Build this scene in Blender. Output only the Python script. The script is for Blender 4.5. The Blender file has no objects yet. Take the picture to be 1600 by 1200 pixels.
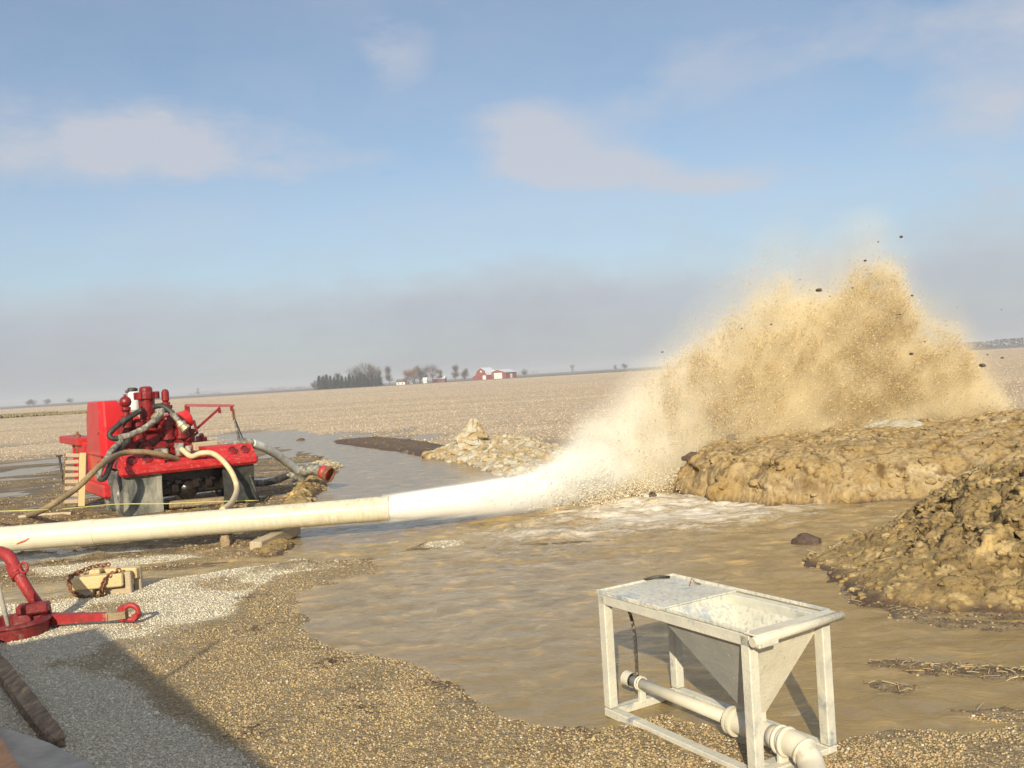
import bpy, math, random
import numpy as np
from mathutils import Vector, Matrix
rng = np.random.default_rng(7); random.seed(7)
S = bpy.context.scene; C = S.collection

# ------------------------------------------------------------------ camera
FPX, CH = 1455.0, 2.3                       # focal length in photo pixels, eye height
ROLL, DOWN = math.radians(3.52), math.radians(0.58)
Fv = np.array([0, math.cos(DOWN), -math.sin(DOWN)]); R0 = np.array([1., 0, 0]); U0 = np.cross(R0, Fv)
Rv = math.cos(ROLL)*R0 - math.sin(ROLL)*U0; Uv = math.cos(ROLL)*U0 + math.sin(ROLL)*R0
cd = bpy.data.cameras.new('camera'); cam = bpy.data.objects.new('camera', cd); C.objects.link(cam)
cam.matrix_world = Matrix(((Rv[0], Uv[0], -Fv[0], 0), (Rv[1], Uv[1], -Fv[1], 0), (Rv[2], Uv[2], -Fv[2], CH), (0, 0, 0, 1)))
cd.sensor_width = 36; cd.lens = 36*FPX/1600; cd.clip_start = .05; cd.clip_end = 12000
S.camera = cam

# ------------------------------------------------------------------ sky, sun, exposure
SUN_AZ, SUN_EL = math.radians(186.5), math.radians(24)
W = bpy.data.worlds.new("World"); S.world = W; W.use_nodes = True
nt = W.node_tree; nt.nodes.clear()
def N(t, typ, **kw):
    n = t.nodes.new(typ)
    for k, v in kw.items():
        if k in ('inputs',):
            for i, val in v.items(): n.inputs[i].default_value = val
        else: setattr(n, k, v)
    return n
def link(t, a, b): t.links.new(a, b)
def mth(t, op, a, b=None, c=None, clamp=False):
    n = t.nodes.new('ShaderNodeMath'); n.operation = op; n.use_clamp = clamp
    for i, v in enumerate((a, b, c)):
        if v is None: continue
        if isinstance(v, (int, float)): n.inputs[i].default_value = v
        else: t.links.new(v, n.inputs[i])
    return n.outputs[0]
sky = N(nt, 'ShaderNodeTexSky', sky_type='NISHITA', sun_disc=False, sun_elevation=SUN_EL, sun_rotation=SUN_AZ,
        air_density=1.0, dust_density=0.6, ozone_density=1.2, altitude=100)
skym = N(nt, 'ShaderNodeMixRGB', blend_type='MULTIPLY'); skym.inputs[0].default_value = 1
skym.inputs[2].default_value = (.80, .95, 1.03, 1)
link(nt, sky.outputs[0], skym.inputs[1])
tc = N(nt, 'ShaderNodeTexCoord')
nz = N(nt, 'ShaderNodeTexNoise'); nz.inputs['Scale'].default_value = 4.6; nz.inputs['Detail'].default_value = 9; nz.inputs['Roughness'].default_value = .64
mp = N(nt, 'ShaderNodeMapping'); mp.inputs['Scale'].default_value = (1, 1, 2.2)
link(nt, tc.outputs['Generated'], mp.inputs[0]); link(nt, mp.outputs[0], nz.inputs['Vector'])
sx = N(nt, 'ShaderNodeSeparateXYZ'); link(nt, tc.outputs['Generated'], sx.inputs[0])
az = mth(nt, 'ARCTAN2', sx.outputs[0], sx.outputs[1]); el = mth(nt, 'ARCSINE', sx.outputs[2])
nc = N(nt, 'ShaderNodeSeparateXYZ'); link(nt, nz.outputs['Color'], nc.inputs[0])
az = mth(nt, 'ADD', az, mth(nt, 'MULTIPLY', mth(nt, 'SUBTRACT', nc.outputs[0], .5), .15))
el = mth(nt, 'ADD', el, mth(nt, 'MULTIPLY', mth(nt, 'SUBTRACT', nc.outputs[1], .5), .10))
def azel(px, py):
    d = Fv + Rv*(px-800)/FPX - Uv*(py-600)/FPX; d /= np.linalg.norm(d)
    return math.atan2(d[0], d[1]), math.asin(d[2])
tot = None
for (px, py, rx, ry, amp) in [(250, 222, 165, 50, .82), (400, 240, 135, 42, .55), (530, 268, 130, 30, .55), (860, 220, 135, 64, .72), (960, 272, 150, 36, .6), (1110, 288, 130, 28, .6),
        (630, 85, 70, 55, .55), (1075, 125, 95, 65, .28), (1300, 255, 110, 36, .30), (1400, 30, 380, 60, .36), (340, 30, 320, 50, .2),
        (1450, 330, 330, 60, .25), (60, 330, 200, 80, .2), (1540, 200, 120, 120, .22), (1900, 150, 350, 300, .6), (-400, 200, 350, 200, .4),
        (800, -500, 900, 150, .5), (300, -1100, 700, 260, .6)]:
    a0, e0 = azel(px, py)
    u = mth(nt, 'MULTIPLY', mth(nt, 'SUBTRACT', az, a0), FPX/rx); v = mth(nt, 'MULTIPLY', mth(nt, 'SUBTRACT', el, e0), FPX/ry)
    g = mth(nt, 'EXPONENT', mth(nt, 'MULTIPLY', mth(nt, 'ADD', mth(nt, 'MULTIPLY', u, u), mth(nt, 'MULTIPLY', v, v)), -1.0))
    g = mth(nt, 'MULTIPLY', g, amp)
    tot = g if tot is None else mth(nt, 'ADD', tot, g)
mod = mth(nt, 'MULTIPLY_ADD', nz.outputs['Fac'], 4.2, -1.05, clamp=False)
puffs = mth(nt, 'MULTIPLY', tot, mod, clamp=True)
# low bank above the horizon: soft upper edge near 8 degrees
bank = N(nt, 'ShaderNodeMapRange', interpolation_type='SMOOTHSTEP'); bank.inputs['From Min'].default_value = math.radians(10.5); bank.inputs['From Max'].default_value = math.radians(4.2)
link(nt, el, bank.inputs[0])
vil = mth(nt, 'MULTIPLY_ADD', nz.outputs['Fac'], .46, .02)
puffs = mth(nt, 'MULTIPLY', puffs, .84); msk = mth(nt, 'MAXIMUM', puffs, mth(nt, 'MULTIPLY', bank.outputs[0], mth(nt, 'MULTIPLY_ADD', nz.outputs['Fac'], .5, .62))); msk = mth(nt, 'MAXIMUM', msk, vil)
veil = N(nt, 'ShaderNodeMapRange', interpolation_type='SMOOTHSTEP'); veil.inputs['From Min'].default_value = math.radians(19); veil.inputs['From Max'].default_value = math.radians(8); veil.inputs['To Max'].default_value = .46
link(nt, el, veil.inputs[0]); msk = mth(nt, 'MAXIMUM', msk, mth(nt, 'MULTIPLY', veil.outputs[0], mth(nt, 'MULTIPLY_ADD', nz.outputs['Fac'], 1.2, .4)))
over = N(nt, 'ShaderNodeMapRange', interpolation_type='SMOOTHSTEP'); over.inputs['From Min'].default_value = math.radians(26); over.inputs['From Max'].default_value = math.radians(40); over.inputs['To Max'].default_value = .8  # unseen cloud overhead, added to whiten the skylight falling into the shade
link(nt, el, over.inputs[0]); msk = mth(nt, 'MAXIMUM', msk, over.outputs[0])
crmp = N(nt, 'ShaderNodeMapRange'); crmp.inputs['From Min'].default_value = 0; crmp.inputs['From Max'].default_value = math.radians(9.5)
link(nt, el, crmp.inputs[0])
ccol = N(nt, 'ShaderNodeMixRGB'); link(nt, crmp.outputs[0], ccol.inputs[0])
ccol.inputs[1].default_value = (.325, .34, .39, 1); ccol.inputs[2].default_value = (.52, .53, .58, 1)
bg1 = N(nt, 'ShaderNodeBackground'); bg1.inputs['Strength'].default_value = .10; link(nt, skym.outputs[0], bg1.inputs[0])
bg2 = N(nt, 'ShaderNodeBackground'); bg2.inputs['Strength'].default_value = 1.0; link(nt, ccol.outputs[0], bg2.inputs[0])
mx = N(nt, 'ShaderNodeMixShader'); link(nt, msk, mx.inputs[0]); link(nt, bg1.outputs[0], mx.inputs[1]); link(nt, bg2.outputs[0], mx.inputs[2])
wo = N(nt, 'ShaderNodeOutputWorld'); link(nt, mx.outputs[0], wo.inputs[0])
sl = bpy.data.lights.new('sun', 'SUN'); sl.energy = 4.9; sl.angle = math.radians(.5); sl.color = (1, .885, .66)
so = bpy.data.objects.new('sun', sl); C.objects.link(so)
SD = Vector((-math.sin(SUN_AZ)*math.cos(SUN_EL), -math.cos(SUN_AZ)*math.cos(SUN_EL), -math.sin(SUN_EL)))
so.rotation_euler = SD.to_track_quat('-Z', 'Y').to_euler()
S.view_settings.view_transform = 'Standard'; S.view_settings.look = 'None'; S.view_settings.exposure = .20; S.view_settings.gamma = 1
S.cycles.volume_bounces = 5; S.cycles.max_bounces = 10; S.cycles.transparent_max_bounces = 12
S.cycles.volume_step_rate = 1.5; S.cycles.volume_preview_step_rate = 1.5; S.cycles.volume_max_steps = 256
S.cycles.use_denoising = True

# ------------------------------------------------------------------ helpers
def ray(px, py): return Fv + Rv*(px-800)/FPX - Uv*(py-600)/FPX
def G(px, py, z=0.):
    d = ray(px, py); return np.array([0, 0, CH]) + d*((z-CH)/d[2])
def AT(px, py, Y):
    d = ray(px, py); return np.array([0, 0, CH]) + d*(Y/d[1])
def hsh(ix, iy, iz, seed):
    h = (ix.astype(np.uint32)*np.uint32(374761393) + iy.astype(np.uint32)*np.uint32(668265263) + iz.astype(np.uint32)*np.uint32(2147483647) + np.uint32(seed*1274126177 & 0xffffffff))
    h = (h ^ (h >> np.uint32(13)))*np.uint32(1274126177); h = (h ^ (h >> np.uint32(16)))*np.uint32(2246822519); h ^= h >> np.uint32(13)
    return h.astype(np.float64)/4294967295.0
def vnoise(x, y, z, seed=0):
    x, y, z = np.broadcast_arrays(np.asarray(x, float), y, z)
    xi, yi, zi = np.floor(x), np.floor(y), np.floor(z)
    fx, fy, fz = x-xi, y-yi, z-zi
    xi, yi, zi = xi.astype(np.int64), yi.astype(np.int64), zi.astype(np.int64)
    fx, fy, fz = [q*q*(3-2*q) for q in (fx, fy, fz)]
    r = 0
    for a in (0, 1):
        for b in (0, 1):
            for c in (0, 1):
                r = r + hsh(xi+a, yi+b, zi+c, seed)*(fx if a else 1-fx)*(fy if b else 1-fy)*(fz if c else 1-fz)
    return r*2-1
def fbm(x, y, z=0., s=1., o=4, seed=0, rough=.5):
    r = 0; a = 1; t = 0
    for k in range(o):
        r = r + a*vnoise(np.asarray(x)*s+17.3*k, np.asarray(y)*s-9.1*k, np.asarray(z)*s+3.7*k, seed+k); t += a; a *= rough; s *= 2.03
    return r/t
def worley(x, y, z=0., s=1., seed=0):
    x, y, z = np.broadcast_arrays(np.asarray(x, float)*s, np.asarray(y)*s, np.asarray(z)*s)
    xi, yi, zi = [np.floor(q).astype(np.int64) for q in (x, y, z)]
    f1 = np.full(x.shape, 9.); f2 = np.full(x.shape, 9.); idv = np.zeros(x.shape)
    for a in (-1, 0, 1):
        for b in (-1, 0, 1):
            for c in ((-1, 0, 1) if np.ptp(z) > 0 else (0,)):
                cx, cy, cz = xi+a, yi+b, zi+c
                d = np.sqrt((cx+hsh(cx, cy, cz, seed)-x)**2 + (cy+hsh(cx, cy, cz, seed+5)-y)**2 + ((cz+hsh(cx, cy, cz, seed+9)-z)**2 if np.ptp(z) > 0 else 0))
                n = d < f1
                f2 = np.where(n, f1, np.minimum(f2, d)); f1 = np.where(n, d, f1); idv = np.where(n, hsh(cx, cy, cz, seed+13), idv)
    return f1, f2, idv
def sst(a, b, x):
    t = np.clip((x-a)/(b-a), 0, 1); return t*t*(3-2*t)
def sdf(px, py, poly):                         # signed distance, positive inside
    poly = np.asarray(poly)[:, :2]; d = np.full(px.shape, 1e9); ins = np.zeros(px.shape, bool)
    n = len(poly)
    for i in range(n):
        a, b = poly[i], poly[(i+1) % n]; e = b-a
        t = np.clip(((px-a[0])*e[0]+(py-a[1])*e[1])/(e@e+1e-12), 0, 1)
        d = np.minimum(d, (px-a[0]-t*e[0])**2+(py-a[1]-t*e[1])**2)
        c = ((a[1] > py) != (b[1] > py)); 
        with np.errstate(divide='ignore', invalid='ignore'):
            xx = (b[0]-a[0])*(py-a[1])/(b[1]-a[1]+1e-15)+a[0]
        ins ^= c & (px < xx)
    return np.sqrt(d)*np.where(ins, 1, -1)
def npmesh(name, V, Fc, mat=None, parent=None, smooth=False, cols=None, attrs=None):
    """V (n,3), Fc (m,3|4) -> one mesh object"""
    V = np.ascontiguousarray(V, dtype=np.float32); Fc = np.ascontiguousarray(Fc, dtype=np.int32)
    me = bpy.data.meshes.new(name); k = Fc.shape[1] if len(Fc) else 3
    me.vertices.add(len(V)); me.vertices.foreach_set('co', V.ravel())
    if len(Fc):
        me.loops.add(Fc.size); me.loops.foreach_set('vertex_index', Fc.ravel())
        me.polygons.add(len(Fc)); me.polygons.foreach_set('loop_start', np.arange(0, Fc.size, k, dtype=np.int32))
        me.polygons.foreach_set('loop_total', np.full(len(Fc), k, np.int32))
        if smooth: me.polygons.foreach_set('use_smooth', np.ones(len(Fc), bool))
    me.update(calc_edges=True)
    for an, av in (attrs or {}).items():
        at = me.attributes.new(an, 'FLOAT', 'POINT'); at.data.foreach_set('value', np.asarray(av, np.float32).ravel())
    if cols is not None:
        at = me.attributes.new('col', 'FLOAT_COLOR', 'POINT'); c4 = np.ones((len(V), 4), np.float32); c4[:, :3] = cols; at.data.foreach_set('color', c4.ravel())
    if mat: me.materials.append(mat)
    o = bpy.data.objects.new(name, me); C.objects.link(o)
    if parent: o.parent = parent
    return o
def tag(o, label=None, cat=None, group=None, kind=None):
    if label: o['label'] = label
    if cat: o['category'] = cat
    if group: o['group'] = group
    if kind: o['kind'] = kind
    return o
def empty(name, loc=(0, 0, 0), rz=0., label=None, cat=None, group=None):
    o = bpy.data.objects.new(name, None); C.objects.link(o); o.location = loc; o.rotation_euler = (0, 0, rz); o.empty_display_size = .1
    return tag(o, label, cat, group)
def copy_tree(o, parent=None):
    c = o.copy(); C.objects.link(c); c.parent = parent
    for ch in [x for x in bpy.data.objects if x.parent == o]: copy_tree(ch, c)
    return c
class MB:
    def __init__(s): s.v = []; s.f = []; s.sm = []
    def add(s, vs, fs, sm=False):
        b = len(s.v); s.v += [tuple(float(q) for q in v) for v in vs]; s.f += [tuple(b+i for i in f) for f in fs]; s.sm += [sm]*len(fs); return s
    def box(s, c, d, M=None, bev=0.0):
        hx, hy, hz = [q/2 for q in d]; b = min(bev, .45*min(d))
        vs = []
        if b <= 0:
            vs = [Vector((x*hx, y*hy, z*hz)) for z in (-1, 1) for y in (-1, 1) for x in (-1, 1)]
            fs = [(0, 2, 3, 1), (4, 5, 7, 6), (0, 1, 5, 4), (2, 6, 7, 3), (0, 4, 6, 2), (1, 3, 7, 5)]
        else:
            idx = {}
            for x in (-1, 1):
                for y in (-1, 1):
                    for z in (-1, 1):
                        for ax in range(3):
                            p = [x*(hx-b), y*(hy-b), z*(hz-b)]; p[ax] = (x*hx, y*hy, z*hz)[ax]
                            idx[(x, y, z, ax)] = len(vs); vs.append(Vector(p))
            fs = []
            for ax in range(3):
                o1, o2 = [(1, 2), (0, 2), (0, 1)][ax]
                for sg in (-1, 1):
                    q = []
                    for a, c2 in ((-1, -1), (1, -1), (1, 1), (-1, 1)):
                        k = [0, 0, 0]; k[ax] = sg; k[o1] = a; k[o2] = c2; q.append(idx[(k[0], k[1], k[2], ax)])
                    fs.append(tuple(q))
            for ax in range(3):                       # edge bevels, edges along ax
                o1, o2 = [(1, 2), (0, 2), (0, 1)][ax]
                for a in (-1, 1):
                    for c2 in (-1, 1):
                        k0 = [0, 0, 0]; k0[ax] = -1; k0[o1] = a; k0[o2] = c2; k1 = list(k0); k1[ax] = 1
                        fs.append((idx[(*k0, o1)], idx[(*k1, o1)], idx[(*k1, o2)], idx[(*k0, o2)]))
            for x in (-1, 1):
                for y in (-1, 1):
                    for z in (-1, 1): fs.append(tuple(idx[(x, y, z, a)] for a in range(3)))
        if M is None: M = Matrix()
        c = Vector(c)
        return s.add([(M @ v if len(M) == 3 else M.to_3x3() @ v)+c for v in vs], fs)
    def ring_loft(s, rings, cap=True, sm=True, closed=False):
        n = len(rings[0]); vs = [p for r in rings for p in r]; fs = []
        for i in range(len(rings)-1 + (1 if closed else 0)):
            for j in range(n): fs.append((i*n+j, i*n+(j+1) % n, ((i+1) % len(rings))*n+(j+1) % n, ((i+1) % len(rings))*n+j))
        b = len(s.v); s.add(vs, fs, sm)
        if cap and not closed: s.f += [tuple(b+j for j in range(n))[::-1], tuple(b+(len(rings)-1)*n+j for j in range(n))]; s.sm += [False, False]
        return s
    def tube(s, pts, r, n=10, cap=True, sm=True):
        pts = [Vector(p) for p in pts]; rs = r if isinstance(r, (list, tuple)) else [r]*len(pts)
        rings = []; up = None
        for i, p in enumerate(pts):
            t = (pts[min(i+1, len(pts)-1)]-pts[max(i-1, 0)]).normalized()
            if up is None: up = t.orthogonal().normalized()
            up = (up - t*up.dot(t)); up = up.normalized() if up.length > 1e-6 else t.orthogonal().normalized()
            sd = t.cross(up)
            rings.append([p+(up*math.cos(6.28318*k/n)+sd*math.sin(6.28318*k/n))*rs[i] for k in range(n)])
        return s.ring_loft(rings, cap, sm)
    def cyl(s, a, b, r, r2=None, n=16): return s.tube([a, b], [r, r if r2 is None else r2], n)
    def lathe(s, c, axis, prof, n=20, cap=True):     # prof: (distance along axis, radius)
        ax = Vector(axis).normalized(); up = ax.orthogonal().normalized(); sd = ax.cross(up); c = Vector(c)
        return s.ring_loft([[c+ax*h+(up*math.cos(6.28318*k/n)+sd*math.sin(6.28318*k/n))*max(r, 1e-4) for k in range(n)] for h, r in prof], cap, False)
    def ball(s, c, r, n=12, sq=(1, 1, 1)):
        c = Vector(c); rings = []
        for i in range(n//2+1):
            th = math.pi*i/(n//2); rr = max(math.sin(th), .001)
            rings.append([c+Vector((sq[0]*r*rr*math.cos(6.28318*k/n), sq[1]*r*rr*math.sin(6.28318*k/n), -sq[2]*r*math.cos(th))) for k in range(n)])
        return s.ring_loft(rings, False, True)
    def torus(s, c, axis, R, r, n=20, m=8):
        ax = Vector(axis).normalized(); up = ax.orthogonal().normalized(); sd = ax.cross(up); c = Vector(c); rings = []
        for k in range(n):
            d = up*math.cos(6.28318*k/n)+sd*math.sin(6.28318*k/n)
            rings.append([c+d*(R+r*math.cos(6.28318*j/m))+ax*r*math.sin(6.28318*j/m) for j in range(m)])
        return s.ring_loft(rings, closed=True)
    def prism(s, poly, a, b):                       # poly 3-D points; extruded from offset vec a to b
        n = len(poly); a = Vector(a); b = Vector(b); vs = [Vector(p)+a for p in poly]+[Vector(p)+b for p in poly]
        fs = [tuple(range(n))[::-1], tuple(range(n, 2*n))]+[(i, (i+1) % n, n+(i+1) % n, n+i) for i in range(n)]
        return s.add(vs, fs)
    def build(s, name, mat, parent=None):
        me = bpy.data.meshes.new(name); me.from_pydata(s.v, [], s.f); me.polygons.foreach_set('use_smooth', s.sm); 
        me.materials.append(mat); me.validate()
        import bmesh
        bm = bmesh.new(); bm.from_mesh(me); bmesh.ops.recalc_face_normals(bm, faces=bm.faces); bm.to_mesh(me); bm.free(); me.update()
        o = bpy.data.objects.new(name, me); C.objects.link(o)
        if parent: o.parent = parent
        return o
def spl(pts, n=8):                                   # Catmull-Rom through points
    P = [Vector(p) for p in pts]; P = [P[0]*2-P[1]]+P+[P[-1]*2-P[-2]]; out = []
    for i in range(1, len(P)-2):
        for k in range(n):
            t = k/n; out.append(.5*((2*P[i])+(P[i+1]-P[i-1])*t+(2*P[i-1]-5*P[i]+4*P[i+1]-P[i+2])*t*t+(3*P[i]-P[i-1]-3*P[i+1]+P[i+2])*t**3))
    return out+[P[-2]]

# ------------------------------------------------------------------ materials
def mat(name, cols, rough=.6, metal=0., scale=8., detail=6., bump=.2, bscale=None, dist=.02, spots=None, stretch=None, contrast=(.35, .65), coat=0, coord='Object'):
    """cols: list of colours along a noise ramp; spots: (colour, scale, threshold, softness) patches on top"""
    m = bpy.data.materials.new(name); m.use_nodes = True; t = m.node_tree; b = t.nodes['Principled BSDF']
    co = N(t, 'ShaderNodeTexCoord').outputs[coord]
    if stretch:
        mpn = N(t, 'ShaderNodeMapping'); mpn.inputs['Scale'].default_value = stretch; link(t, co, mpn.inputs[0]); co = mpn.outputs[0]
    n1 = N(t, 'ShaderNodeTexNoise'); n1.inputs['Scale'].default_value = scale; n1.inputs['Detail'].default_value = detail; n1.inputs['Roughness'].default_value = .62; link(t, co, n1.inputs['Vector'])
    r = N(t, 'ShaderNodeValToRGB'); link(t, n1.outputs['Fac'], r.inputs[0]); e = r.color_ramp.elements
    while len(e) < len(cols): e.new(.5)
    for i, c in enumerate(cols): e[i].position = contrast[0]+(contrast[1]-contrast[0])*(i/max(1, len(cols)-1)); e[i].color = (*c, 1)
    cur = r.outputs[0]
    for (sc, ss, th, sf) in (spots or []):
        n2 = N(t, 'ShaderNodeTexNoise'); n2.inputs['Scale'].default_value = ss; n2.inputs['Detail'].default_value = 8; n2.inputs['Roughness'].default_value = .68; link(t, co, n2.inputs['Vector'])
        mr = N(t, 'ShaderNodeMapRange'); mr.inputs['From Min'].default_value = th-sf; mr.inputs['From Max'].default_value = th+sf; link(t, n2.outputs['Fac'], mr.inputs[0])
        mm = N(t, 'ShaderNodeMixRGB'); link(t, mr.outputs[0], mm.inputs[0]); link(t, cur, mm.inputs[1]); mm.inputs[2].default_value = (*sc, 1); cur = mm.outputs[0]
    link(t, cur, b.inputs['Base Color']); b.inputs['Roughness'].default_value = rough; b.inputs['Metallic'].default_value = metal
    if coat: b.inputs['Coat Weight'].default_value = coat
    if bump:
        n3 = N(t, 'ShaderNodeTexNoise'); n3.inputs['Scale'].default_value = bscale or scale*3; n3.inputs['Detail'].default_value = 5; link(t, co, n3.inputs['Vector'])
        bp = N(t, 'ShaderNodeBump'); bp.inputs['Strength'].default_value = bump; bp.inputs['Distance'].default_value = dist; link(t, n3.outputs['Fac'], bp.inputs['Height']); link(t, bp.outputs[0], b.inputs['Normal'])
    return m
MUD = (.17, .125, .075)
M = dict(
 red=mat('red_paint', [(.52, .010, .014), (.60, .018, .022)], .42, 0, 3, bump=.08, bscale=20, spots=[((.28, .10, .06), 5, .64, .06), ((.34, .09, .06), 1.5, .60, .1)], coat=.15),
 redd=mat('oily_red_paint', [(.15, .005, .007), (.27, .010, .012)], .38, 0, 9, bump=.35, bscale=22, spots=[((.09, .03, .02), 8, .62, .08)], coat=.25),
 redw=mat('worn_red_paint', [(.42, .010, .014), (.54, .022, .025)], .45, 0, 9, bump=.2, bscale=40, spots=[((.40, .17, .12), 22, .60, .05), ((.2, .05, .03), 5, .62, .06), ((.30, .20, .12), 11, .66, .04)]),
 maroon=mat('maroon_paint', [(.20, .012, .02), (.26, .02, .03)], .45, 0, 8, bump=.1),
 black=mat('black_rubber', [(.02, .02, .02), (.045, .042, .038)], .55, 0, 12, bump=.2, spots=[((.16, .13, .09), 6, .62, .08)]),
 hosegrey=mat('muddy_grey_hose', [(.08, .08, .075), (.22, .21, .18)], .7, 0, 14, bump=.2, spots=[((.42, .38, .30), 7, .55, .08)]),
 flapmud=mat('muddy_flap_rubber', [(.09, .095, .085), (.20, .20, .17)], .8, 0, 6, bump=.4, stretch=(1, 1, .35), spots=[((.36, .34, .27), 5, .55, .09)]),
 flapdark=mat('dark_flap_rubber', [(.025, .027, .025), (.06, .06, .05)], .5, 0, 8, bump=.4, spots=[((.45, .42, .35), 22, .70, .02)]),
 oil=mat('oily_black_steel', [(.012, .011, .01), (.04, .03, .025)], .22, .3, 6, bump=.6, bscale=14),
 tyre=mat('tyre_rubber', [(.05, .05, .05), (.11, .105, .095)], .8, 0, 8, bump=.2, spots=[((.24, .21, .16), 4, .56, .08)]),
 rim=mat('wheel_rim', [(.25, .24, .22), (.38, .36, .32)], .5, .4, 8, bump=.1),
 rust=mat('rusty_steel', [(.16, .06, .03), (.30, .14, .07)], .8, .2, 14, bump=.3),
 steel=mat('bare_steel', [(.42, .41, .38), (.6, .58, .52)], .35, .7, 14, bump=.1),
 brass=mat('brassy_fitting', [(.45, .38, .25), (.62, .55, .40)], .4, .6, 14, bump=.1),
 white=mat('white_can_paint', [(.72, .72, .70), (.8, .8, .78)], .4, 0, 6, bump=.05),
 tanhose=mat('tan_hose_rubber', [(.22, .155, .075), (.33, .245, .13)], .65, 0, 9, bump=.1, stretch=(3, 3, 3), spots=[((.17, .12, .07), 6, .6, .1)]),
 creamhose=mat('cream_hose_rubber', [(.60, .47, .27), (.70, .57, .36)], .6, 0, 6, bump=.1),
 pipe=mat('white_discharge_pipe', [(.80, .76, .62), (.86, .84, .74)], .42, 0, 2.5, bump=.1, bscale=8, spots=[((.60, .50, .33), 4, .64, .05), ((.36, .30, .20), 14, .70, .03)]),
 pipemud=mat('mud_streaked_pipe', [(.66, .58, .40), (.76, .69, .52)], .6, 0, 5, bump=.3, bscale=30, stretch=(6, 1.2, .8), spots=[((.50, .41, .26), 6, .56, .08), ((.30, .25, .17), 9, .70, .03)]),
 wood=mat('weathered_wood', [(.38, .30, .20), (.52, .43, .29)], .8, 0, 5, bump=.4, stretch=(12, 1.2, 12), bscale=8),
 woodlt=mat('fresh_yellow_wood', [(.58, .42, .20), (.70, .54, .29)], .75, 0, 4, bump=.3, stretch=(8, 1.2, 8), spots=[((.30, .22, .13), 4, .62, .07)]),
 woodbr=mat('rough_brown_log', [(.12, .08, .055), (.30, .21, .13)], .9, 0, 3, bump=.9, stretch=(8, 1.0, 8), bscale=6, dist=.04, spots=[((.50, .36, .16), 2.5, .60, .06)]),
 woodor=mat('orange_board', [(.42, .20, .09), (.56, .30, .14)], .7, 0, 4, bump=.3, stretch=(9, 1, 9)),
 concrete=mat('grey_slab', [(.30, .28, .23), (.42, .39, .33)], .85, 0, 5, bump=.4, bscale=30),
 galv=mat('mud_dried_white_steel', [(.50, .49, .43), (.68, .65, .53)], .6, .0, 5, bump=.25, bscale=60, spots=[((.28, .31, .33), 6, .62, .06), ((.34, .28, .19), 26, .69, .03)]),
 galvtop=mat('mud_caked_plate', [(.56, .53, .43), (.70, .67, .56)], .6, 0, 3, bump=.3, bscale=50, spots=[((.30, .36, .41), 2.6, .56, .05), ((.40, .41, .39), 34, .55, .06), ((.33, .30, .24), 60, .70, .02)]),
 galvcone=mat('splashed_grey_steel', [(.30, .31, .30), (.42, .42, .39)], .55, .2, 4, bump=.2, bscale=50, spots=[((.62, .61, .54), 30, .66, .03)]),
 galvcream=mat('speckled_cream_steel', [(.58, .53, .41), (.68, .63, .51)], .6, 0, 8, bump=.25, bscale=60, spots=[((.36, .35, .30), 45, .63, .03)]),
 creampipe=mat('cream_painted_pipe', [(.60, .55, .44), (.69, .65, .54)], .45, 0, 5, bump=.1, spots=[((.50, .43, .31), 8, .64, .06)]),
 clod=mat('wet_dark_clod', [(.07, .045, .032), (.15, .10, .07)], .75, 0, 10, bump=.8, dist=.03),
 clodtan=mat('tan_clod', [(.26, .19, .11), (.38, .28, .17)], .85, 0, 8, bump=.8, dist=.04),
 rope=mat('yellow_rope', [(.52, .48, .14), (.62, .58, .2)], .7, 0, 20, bump=0),
 straw=mat('straw', [(.34, .24, .12), (.55, .43, .24)], .8, 0, 2, bump=0),
 barnred=mat('barn_red_boards', [(.22, .045, .04), (.29, .06, .052)], .8, 0, .5, bump=0),
 roofm=mat('pale_metal_roof', [(.62, .64, .68), (.72, .73, .76)], .45, .1, .3, bump=0),
 barnwhite=mat('white_barn_door', [(.70, .68, .62), (.78, .76, .70)], .6, 0, .5, bump=0),
 darkgl=mat('dark_window', [(.05, .06, .07), (.09, .1, .11)], .2, 0, 1, bump=0),
 bark=mat('tree_bark', [(.10, .08, .065), (.17, .14, .12)], .9, 0, 2, bump=0),
 twig=mat('bare_twigs', [(.085, .068, .062), (.14, .115, .10)], .9, 0, .4, bump=0),
 twigred=mat('russet_twigs', [(.20, .12, .09), (.27, .17, .13)], .9, 0, .4, bump=0),
 needle=mat('evergreen_needles', [(.025, .042, .032), (.05, .07, .05)], .9, 0, .6, bump=0),
 fartree=mat('far_treeline_mass', [(.13, .12, .12), (.19, .17, .16)], .95, 0, .05, bump=0),
)
def attr(t, name, out='Fac'): n = N(t, 'ShaderNodeAttribute', attribute_name=name); return n.outputs[out]
def mixc(t, f, a, b):
    m = t.nodes.new('ShaderNodeMixRGB')
    for i, v in enumerate((f, a, b)):
        if isinstance(v, (int, float)): m.inputs[i].default_value = v
        elif isinstance(v, tuple): m.inputs[i].default_value = (*v, 1)
        else: t.links.new(v, m.inputs[i])
    return m.outputs[0]
def noise(t, sc, det=6, vec=None, ro=.6, out='Fac'):
    n = N(t, 'ShaderNodeTexNoise'); n.inputs['Scale'].default_value = sc; n.inputs['Detail'].default_value = det; n.inputs['Roughness'].default_value = ro
    if vec is not None: link(t, vec, n.inputs['Vector'])
    return n.outputs[out]
def ramp(t, f, a, b): 
    n = N(t, 'ShaderNodeMapRange'); n.inputs['From Min'].default_value = a; n.inputs['From Max'].default_value = b; link(t, f, n.inputs[0]); return n.outputs[0]
def mapv(t, co, s, rz=0): n = N(t, 'ShaderNodeMapping'); n.inputs['Scale'].default_value = s; n.inputs['Rotation'].default_value = (0, 0, rz); link(t, co, n.inputs[0]); return n.outputs[0]

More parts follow.
